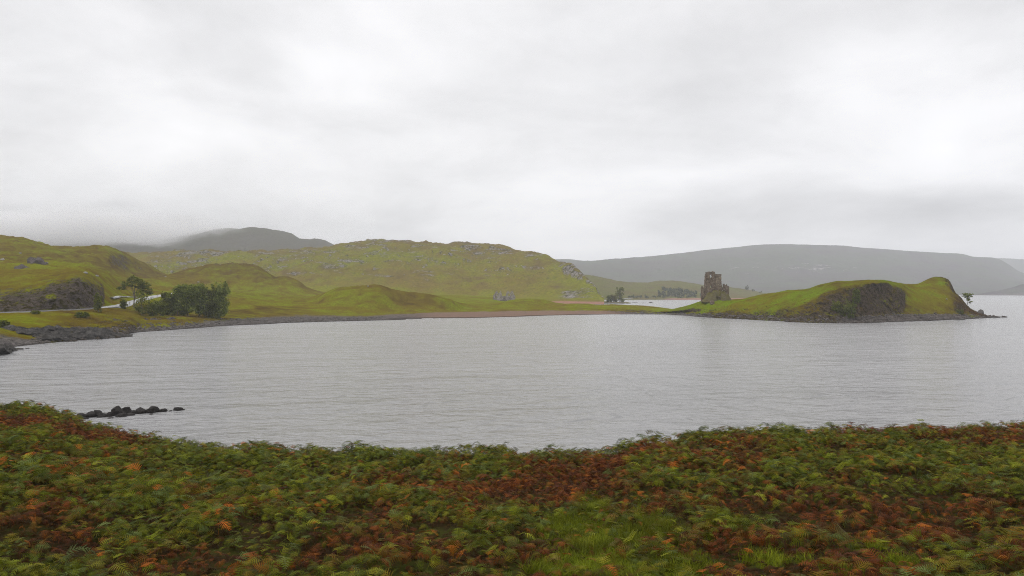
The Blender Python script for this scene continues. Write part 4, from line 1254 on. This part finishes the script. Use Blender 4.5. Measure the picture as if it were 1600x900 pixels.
# far-off wood along the far shore: reads as one dark mass
Cs = []
for i in range(140):
    px = rr.choice((rr.uniform(1026, 1098), rr.uniform(1030, 1098), rr.uniform(978, 1026), rr.uniform(1026, 1098) if rr.random() < .7 else rr.uniform(1142, 1190)))
    Y = rr.uniform(1200, 1330) if 1026 < px < 1110 else (rr.uniform(1190, 1225) if px < 1030 else rr.uniform(1560, 1640))
    x = (px - 800) / F * Y
    h = rr.uniform(3, 6) * (1 if 1026 < px < 1120 else .6)
    Cs.append((x, Y, ground_z(x, Y, ("far_shore",)) + h * .42, h * .42, h * .42, h * .55))
me = crown_mesh("woods", Cs, 11000, 1.0, 77)
link("woods", me, M_leaf_far, kind="stuff", label="hazy dark wood along the far shore left of the castle", cat="woods")

# ------------------------------------------------------------------ roadside posts
def post(px, Y, h, lab):
    x, y = (px - 800) / F * Y, Y
    gz = ground_z(x, y, ("terrain",))
    bm = bmesh.new()
    for (a, b_, c, d) in ((.09, .09, 0, h * .86), (.11, .11, h * .86, h)):
        bmesh.ops.create_cube(bm, size=1, matrix=Matrix.Translation((0, 0, (c + d) / 2)) @ Matrix.Diagonal((a * 2, b_ * 2, d - c, 1)))
    bmesh.ops.bevel(bm, geom=bm.edges[:], offset=.02, segments=1, affect="EDGES")
    me = bpy.data.meshes.new("marker_post")
    bm.to_mesh(me); bm.free()
    o = link("marker_post", me, M_wood, label=lab, cat="post", group="posts beside the road bend")
    o.location = (x, y, gz - .05)


for px, Y, h, lab in [(229.5, 362, 1.5, "grey roadside post nearest the flat-topped tree"), (237.5, 371, 1.4, "grey roadside post second from the flat-topped tree"), (246.5, 380, 1.4, "grey roadside post third from the flat-topped tree, closest to the grove"),
                      (202, 289, 1.5, "grey roadside post under the left limb of the flat-topped tree")]:
    post(px, Y, h, lab)


# ------------------------------------------------------------------ ground cover placed as instances on points
def scatter(name, pts, rot, scale, idx, col, protos, label, cat):
    c = bpy.data.collections.new(name + "_kinds")
    for p_ in protos:
        c.objects.link(p_)
    me = bpy.data.meshes.new(name)
    n = len(pts)
    me.vertices.add(n)
    me.vertices.foreach_set("co", np.asarray(pts, np.float32).reshape(-1))
    a = me.attributes.new("rot", "FLOAT_VECTOR", "POINT"); a.data.foreach_set("vector", np.asarray(rot, np.float32).reshape(-1))
    a = me.attributes.new("size", "FLOAT", "POINT"); a.data.foreach_set("value", np.asarray(scale, np.float32))
    a = me.attributes.new("idx", "INT", "POINT"); a.data.foreach_set("value", np.asarray(idx, np.int32))
    a = me.attributes.new("tint", "FLOAT_COLOR", "POINT"); a.data.foreach_set("color", np.asarray(np.c_[col, np.ones(n)], np.float32).reshape(-1))
    o = link(name, me, None, kind="stuff", label=label, cat=cat)
    t = bpy.data.node_groups.new(name, "GeometryNodeTree")
    t.interface.new_socket("Geometry", in_out="INPUT", socket_type="NodeSocketGeometry")
    t.interface.new_socket("Geometry", in_out="OUTPUT", socket_type="NodeSocketGeometry")
    gi, go = t.nodes.new("NodeGroupInput"), t.nodes.new("NodeGroupOutput")
    ip = t.nodes.new("GeometryNodeInstanceOnPoints")
    ci = t.nodes.new("GeometryNodeCollectionInfo")
    ci.inputs["Collection"].default_value = c
    ci.inputs["Separate Children"].default_value = True
    ci.inputs["Reset Children"].default_value = True
    ip.inputs["Pick Instance"].default_value = True

    def na(nm, ty):
        nd = t.nodes.new("GeometryNodeInputNamedAttribute"); nd.data_type = ty
        nd.inputs["Name"].default_value = nm
        return nd.outputs["Attribute"]
    er = t.nodes.new("FunctionNodeEulerToRotation")
    L = t.links.new
    L(na("rot", "FLOAT_VECTOR"), er.inputs[0])
    L(gi.outputs[0], ip.inputs["Points"]); L(ci.outputs[0], ip.inputs["Instance"])
    L(na("idx", "INT"), ip.inputs["Instance Index"]); L(er.outputs[0], ip.inputs["Rotation"]); L(na("size", "FLOAT"), ip.inputs["Scale"])
    L(ip.outputs[0], go.inputs[0])
    md = o.modifiers.new("scatter", "NODES")
    md.node_group = t
    return o


def frond_mesh(seed, L=.62, pairs=13, stem=.45, curl=0.0):
    """one bracken frond: a stalk, then an arching blade of toothed leaflets that narrows to its tip"""
    r = random.Random(seed)
    V, Fc = [], []

    def strip(pts_l, pts_r):
        b0 = len(V)
        for a, b_ in zip(pts_l, pts_r):
            V.append(a); V.append(b_)
        for i in range(len(pts_l) - 1):
            k_ = b0 + 2 * i
            Fc.append((k_, k_ + 1, k_ + 3, k_ + 2))
    # rachis: rises, then bends over
    pts, P_, ang = [], Vector((0, 0, 0)), R(84)
    n = 6
    for i in range(n + 1):
        pts.append(P_.copy())
        P_ = P_ + Vector((math.cos(ang), 0, math.sin(ang))) * stem / n
        ang -= R(3.5)
    base_i = len(pts) - 1
    m_ = pairs + 1
    end = R(r.uniform(-60, -25)) - curl
    a0 = R(r.uniform(48, 68))
    for i in range(m_):
        t = (i + 1) / m_
        ang = a0 + (end - a0) * t ** .8
        P_ = P_ + Vector((math.cos(ang), 0, math.sin(ang))) * L / m_
        pts.append(P_.copy())
    strip([p_ + Vector((0, .004, 0)) for p_ in pts], [p_ - Vector((0, .004, 0)) for p_ in pts])
    for i in range(m_):
        t = i / m_
        c = pts[base_i + 1 + i]
        ln = L * .52 * (1 - t) ** .85 * (0.85 + .15 * min(1, t * 6)) * r.uniform(.85, 1.1) + .02
        fwd = (pts[min(base_i + 2 + i, len(pts) - 1)] - pts[base_i + i]).normalized()
        up = Vector((-fwd.z, 0, fwd.x))
        for s_ in (-1, 1):
            dirv = (Vector((0, s_, 0)) * math.cos(R(24)) + fwd * math.sin(R(24)) + up * r.uniform(-.05, .22)).normalized()
            droop = r.uniform(.10, .30) + curl * .5
            wd = min(L / m_ * .40, ln * .26)
            nt_ = max(2, int(ln / .07))
            bl, brr = [], []
            side = fwd
            for j in range(nt_ * 2 + 1):
                u = j / (nt_ * 2)
                q = c + dirv * (ln * u) - Vector((0, 0, 1)) * droop * ln * u * u
                w_ = wd * (1 - u) ** .6 * (1.0 if j % 2 == 0 else .55)
                if u == 1:
                    w_ = .001
                bl.append(q + side * w_ + up * .006 * (j % 2)); brr.append(q - side * w_ + up * .006 * (j % 2))
            strip(bl, brr)
    me = bpy.data.meshes.new("frond")
    me.from_pydata([tuple(v) for v in V], [], Fc)
    me.update()
    return me


m, gg, b, o = new_mat("bracken_frond")
ta = gg.n("ShaderNodeAttribute", attribute_name="tint", attribute_type="INSTANCER")
geo = gg.n("ShaderNodeNewGeometry")
tco = gg.n("ShaderNodeTexCoord")
vn = gg.noise(geo.outputs["Position"], 14.0, 3, 0.6)
vv_ = gg.lin(vn, .3, .7, .7, 1.35)
cc = gg.mix(1.0, ta.outputs["Color"], gg.comb(vv_, vv_, vv_), "MULTIPLY")
sx = gg.n("ShaderNodeSeparateXYZ")
gg.link(geo.outputs["Position"], sx.inputs[0])
gg.link(cc, b.inputs["Base Color"])
b.inputs["Roughness"].default_value = 0.6
b.inputs["Specular IOR Level"].default_value = 0.06
tr_ = gg.n("ShaderNodeBsdfTranslucent")
gg.link(cc, tr_.inputs[0])
mx_ = gg.n("ShaderNodeMixShader")
mx_.inputs[0].default_value = .22
gg.link(b.outputs[0], mx_.inputs[1]); gg.link(tr_.outputs[0], mx_.inputs[2]); gg.link(mx_.outputs[0], o.inputs[0])
M_frond = m

protos = []
for i in range(6):
    me = frond_mesh(600 + i, L=(.55, .66, .6, .72, .5, .58)[i], pairs=(9, 10, 9, 10, 8, 9)[i], stem=(.42, .5, .36, .46, .3, .4)[i], curl=0.0 if i < 4 else .9)
    me.materials.append(M_frond)
    protos.append(bpy.data.objects.new("frond", me))

# where the bracken grows
def plant_points(step, y0, y1, jit=.5):
    xs_ = np.arange(-48, 48, step); ys_ = np.arange(y0, y1, step)
    X, Y = np.meshgrid(xs_, ys_)
    X = X + rng.uniform(-jit, jit, X.shape) * step
    Y = Y + rng.uniform(-jit, jit, Y.shape) * step
    X, Y = X.ravel(), Y.ravel()
    px = 800 + F * X / np.maximum(Y, 1)
    k_ = (px > -420) & (px < 2020) & (Y < curve1(LIPY, np.clip(px, -500, 2200)) + 7)
    return X[k_], Y[k_], px[k_]


RUST = [(850, 765, 3.2, 2.0, .9), (700, 770, 2.5, 1.4, .65), (60, 660, 5.0, 3.0, .85), (130, 675, 4, 2.5, .8), (1130, 700, 6, 2.2, .55), (1450, 670, 8, 3, .5), (1250, 800, 3.4, 1.6, .7), (1420, 800, 3, 1.6, .6), (470, 785, 2.2, 1.2, .65), (1250, 875, 2.4, 1, .9), (970, 715, 4, 2, .6),
        (870, 880, 1.6, .9, .8), (1560, 840, 2.2, 1.6, .7), (1330, 750, 3, 2, .45), (100, 840, 2, 1.2, .45), (720, 720, 3, 1.6, .4), (640, 800, 2, 1, .5), (330, 870, 1.5, .8, .45), (1080, 850, 1.2, .8, .7), (560, 860, 1.6, .8, .45), (1560, 690, 4, 2.4, .5)]
X, Y, PXp = plant_points(.13, 7.5, 60)
cl_ = clearing(X, Y)
keep = rng.random(len(X)) > np.clip((cl_ - .24) * 2.3, 0, .86)
thin_ = fbm(X / 2.2, Y / 2.2, 3, 93)
keep &= rng.random(len(X)) > np.clip((thin_ - .35) * 1.2, 0, .4)
X, Y, PXp, cl_ = X[keep], Y[keep], PXp[keep], cl_[keep]
Z = bank_z(X, Y)
n_ = len(X)
rust = np.zeros(n_)
for px, py, a, b_, k_ in RUST:
    hx_, hy_ = hit_bank(px, py)
    rust = np.maximum(rust, k_ * np.exp(-((X - hx_) / a) ** 2 - ((Y - hy_) / (b_ * 1.5)) ** 2))
nz1 = fbm(X / 1.6, Y / 1.6, 4, 95)
nz2 = fbm(X / 6.0, Y / 6.0, 3, 96)
rv_ = rust * 1.05 + nz1 * .50 + nz2 * .20 + rng.normal(0, .15, n_) + .07
t1 = sstep(rv_, .22, .52)
u = rng.random((n_, 1)); w = rng.random((n_, 1))
greens = np.array([[.046, .056, .004], [.090, .104, .005], [.070, .090, .022], [.135, .142, .010], [.096, .080, .005]])
gi_ = rng.choice(5, n_, p=[.33, .27, .16, .10, .14])
gcol = greens[gi_] * (.65 + 1.15 * u)
rusts = np.array([[.100, .029, .009], [.145, .042, .009], [.066, .024, .011], [.22, .068, .009], [.13, .062, .009]])
ri_ = rng.choice(5, n_, p=[.34, .24, .2, .1, .12])
rcol = rusts[ri_] * (.7 + .75 * w)
col = gcol * (1 - t1[:, None]) + rcol * t1[:, None]
# scattered bright orange and yellow fronds
hot = fbm(X / .9, Y / .9, 3, 99) + rng.normal(0, .25, n_)
oh = (hot > .80) & (rng.random(n_) < .36)
col[oh] = np.array([.36, .105, .014]) * rng.uniform(.6, 1.15, (oh.sum(), 1))
yh = (hot < -.80) & (rng.random(n_) < .4)
col[yh] = np.array([.15, .14, .012]) * rng.uniform(.6, 1.2, (yh.sum(), 1))
idx = rng.integers(0, 4, n_)
idx = np.where(t1 > .6, rng.choice([0, 1, 4, 5, 4, 5], n_), idx)
mound_ = .30 * fbm(X / .85, Y / .85, 3, 123) + rng.normal(0, .04, n_)
size = .44 * (1 + np.clip(mound_, -.3, .45)) * np.clip(rng.lognormal(-.02, .24, n_), .55, 1.45) * (.82 + .18 * sstep(Y, 11, 22)) * (1 - .3 * np.clip(cl_, 0, 1)) * (1 + .22 * nz2) * np.where(t1 > .6, .85, 1.0)
rot = np.c_[rng.normal(0, .32, n_), rng.normal(0, .32, n_), rng.uniform(0, 6.283, n_)]
# a lower storey of dead brown fronds and litter under the living ones
nl = int(n_ * .36)
pk = rng.choice(n_, nl, replace=False)
litter = np.array([.050, .018, .005]) * rng.uniform(.3, 1.15, (nl, 1)) + np.array([.015, .010, .0]) * rng.random((nl, 1))  # dead-frond brown, darkened to put shade into the gaps between fronds
LX, LY = X[pk] + rng.normal(0, .08, nl), Y[pk] + rng.normal(0, .08, nl)
scatter("bracken_litter", np.c_[LX, LY, bank_z(LX, LY) - .12], np.c_[rng.normal(0, .4, nl), rng.normal(0, .4, nl), rng.uniform(0, 6.283, nl)], .42 * rng.uniform(.7, 1.3, nl), rng.choice([2, 4, 5], nl), litter, protos,
        "brown dead bracken lying under the green fronds of the near bank", "bracken")
scatter("bracken", np.c_[X, Y, Z - .06 + np.clip(mound_, -.15, .14)], rot, size, idx, col, protos, "dense autumn bracken, dark green turning rust, covering the near bank", "bracken")
print("fronds", n_)

# grass in the clearings
def tuft_mesh(seed):
    r = random.Random(seed)
    V, Fc = [], []
    for _ in range(22):
        a = r.uniform(0, 6.283); d = r.uniform(0, .1)
        c = Vector((math.cos(a) * d, math.sin(a) * d, 0))
        h = r.uniform(.14, .34); ln = r.uniform(.03, .2); yaw = r.uniform(0, 6.283); wd = r.uniform(.004, .008)
        dv = Vector((math.cos(yaw), math.sin(yaw), 0)); sd = Vector((-dv.y, dv.x, 0)) * wd
        k0 = len(V)
        for j in range(4):
            u_ = j / 3
            q = c + dv * ln * u_ ** 1.8 + Vector((0, 0, h * (u_ - .22 * u_ ** 3)))
            V.append(q + sd * (1 - u_ * .9)); V.append(q - sd * (1 - u_ * .9))
        for j in range(3):
            Fc.append((k0 + 2 * j, k0 + 2 * j + 1, k0 + 2 * j + 3, k0 + 2 * j + 2))
    me = bpy.data.meshes.new("tuft")
    me.from_pydata([tuple(v) for v in V], [], Fc)
    me.update()
    me.materials.append(M_frond)
    return bpy.data.objects.new("tuft", me)


X, Y, _p = plant_points(.10, 9, 30)
cl_ = clearing(X, Y)
keep = rng.random(len(X)) < np.clip((cl_ - .14) * 2.2, 0, .95)
X, Y = X[keep], Y[keep]
n_ = len(X)
gn_ = fbm(X / .7, Y / .7, 3, 98)[:, None]
col = (np.array([[.100, .128, .006]]) * (1 + .5 * gn_) + np.array([[.05, .03, .004]]) * rng.random((n_, 1))) * rng.uniform(.7, 1.25, (n_, 1))
scatter("grass", np.c_[X, Y, bank_z(X, Y) - .02], np.c_[rng.normal(0, .2, n_), rng.normal(0, .2, n_), rng.uniform(0, 6.28, n_)], rng.uniform(.6, 1.15, n_), rng.integers(0, 3, n_), np.clip(col, .004, 1),
        [tuft_mesh(700 + i) for i in range(3)], "bright green grass growing in the gaps of the bracken", "grass")
print("tufts", n_)

# loose stones along the shores
stone_protos = []
for i in range(5):
    me = rock_mesh("stone", (1, .8, .55), 800 + i, sub=2, rough=.5)
    me.materials.append(M_stone)
    stone_protos.append(bpy.data.objects.new("stone", me))
S = []
for nm, r0, r1, num, smin, smax in (("headland", 6, 45, 1500, .12, .6), ("terrain", 7, 36, 1800, .12, .5)):
    Pm, ob = BVHS[nm]
    nr, nc = Pm.shape[:2]
    got = 0
    while got < num:
        i, j = int(rng.integers(r0, r1)), int(rng.integers(0, nc - 1))
        p_ = Pm[i, j]
        px = 800 + F * p_[0] / p_[1]
        if not (0.05 < p_[2] < 3.2) or (nm == "terrain" and (px < 50 or 600 < px < 970 or p_[2] > 1.8)):
            if rng.random() < .9:
                continue
            got += .2
            continue
        S.append((*p_, rng.uniform(smin, smax) * rng.uniform(.5, 1.4)))
        got += 1
S = np.array(S)
n_ = len(S)
scatter("stones", S[:, :3] - np.c_[np.zeros(n_), np.zeros(n_), S[:, 3] * .1], np.c_[rng.normal(0, .25, n_), rng.normal(0, .25, n_), rng.uniform(0, 6.28, n_)], S[:, 3], rng.integers(0, 5, n_), np.ones((n_, 3)), stone_protos,
        "loose grey stones strewn along the loch shores", "stones")


# ------------------------------------------------------------------ the air
def volume_mat(name, density, color):
    m = bpy.data.materials.new(name)
    m.use_nodes = True
    m.node_tree.nodes.clear()
    gg = NG(m.node_tree)
    o = gg.n("ShaderNodeOutputMaterial")
    v = gg.n("ShaderNodeVolumePrincipled")
    v.inputs["Density"].default_value = density
    v.inputs["Color"].default_value = (*color, 1)
    v.inputs["Anisotropy"].default_value = 0.0
    gg.link(v.outputs[0], o.inputs["Volume"])
    return m


HAZE = 0.00016
bm = bmesh.new()
bmesh.ops.create_cube(bm, size=1, matrix=Matrix.Translation((0, 3800, 178)) @ Matrix.Diagonal((17000, 8600, 364, 1)))
me = bpy.data.meshes.new("haze")
bm.to_mesh(me); bm.free()
link("haze", me, volume_mat("haze", HAZE, (.91, .93, .98)), kind="stuff", label="thin grey rain haze over the loch", cat="haze")

# low cloud wrapped round the left mountain: thickens upwards, breaks up towards the right
MX0, MX1, MY0, MY1, MZ0, MZ1 = -2700, -560, 1950, 3250, 110, 350
bm = bmesh.new()
bmesh.ops.create_cube(bm, size=1, matrix=Matrix.Translation(((MX0 + MX1) / 2, (MY0 + MY1) / 2, (MZ0 + MZ1) / 2)) @ Matrix.Diagonal((MX1 - MX0, MY1 - MY0, MZ1 - MZ0, 1)))
me = bpy.data.meshes.new("mist")
bm.to_mesh(me); bm.free()
m = bpy.data.materials.new("mist")
m.use_nodes = True
m.node_tree.nodes.clear()
gg = NG(m.node_tree)
o = gg.n("ShaderNodeOutputMaterial")
v = gg.n("ShaderNodeVolumePrincipled")
geo = gg.n("ShaderNodeNewGeometry")
sp = gg.n("ShaderNodeSeparateXYZ")
gg.link(geo.outputs["Position"], sp.inputs[0])
nn = gg.noise(gg.vm("MULTIPLY", geo.outputs["Position"], (1, 1, 2.2)), 0.0042, 4, 0.55)
zz = gg.m("ADD", sp.outputs[2], gg.m("MULTIPLY", gg.m("SUBTRACT", nn, .5), 150))
xx = gg.m("ADD", sp.outputs[0], gg.m("MULTIPLY", gg.m("SUBTRACT", nn, .5), 700))
d = gg.m("MULTIPLY", gg.ss(zz, 118, 195), gg.ss(gg.m("ADD", sp.outputs[2], gg.m("MULTIPLY", gg.m("SUBTRACT", nn, .5), 60)), 240, 200))
d = gg.m("MULTIPLY", d, gg.ss(xx, -800, -1290))
for axis, a, b_ in ((1, MY0, MY0 + 250), (1, MY1, MY1 - 250), (0, MX0, MX0 + 200), (0, MX1, MX1 - 150), (2, MZ0, MZ0 + 40)):
    d = gg.m("MULTIPLY", d, gg.ss(sp.outputs[axis], a, b_))
gg.link(gg.m("MULTIPLY", d, .03), v.inputs["Density"])
v.inputs["Color"].default_value = (.97, .97, .98, 1)
gg.link(v.outputs[0], o.inputs["Volume"])
link("mist", me, m, kind="stuff", label="low cloud hiding the top of the left mountain", cat="cloud")
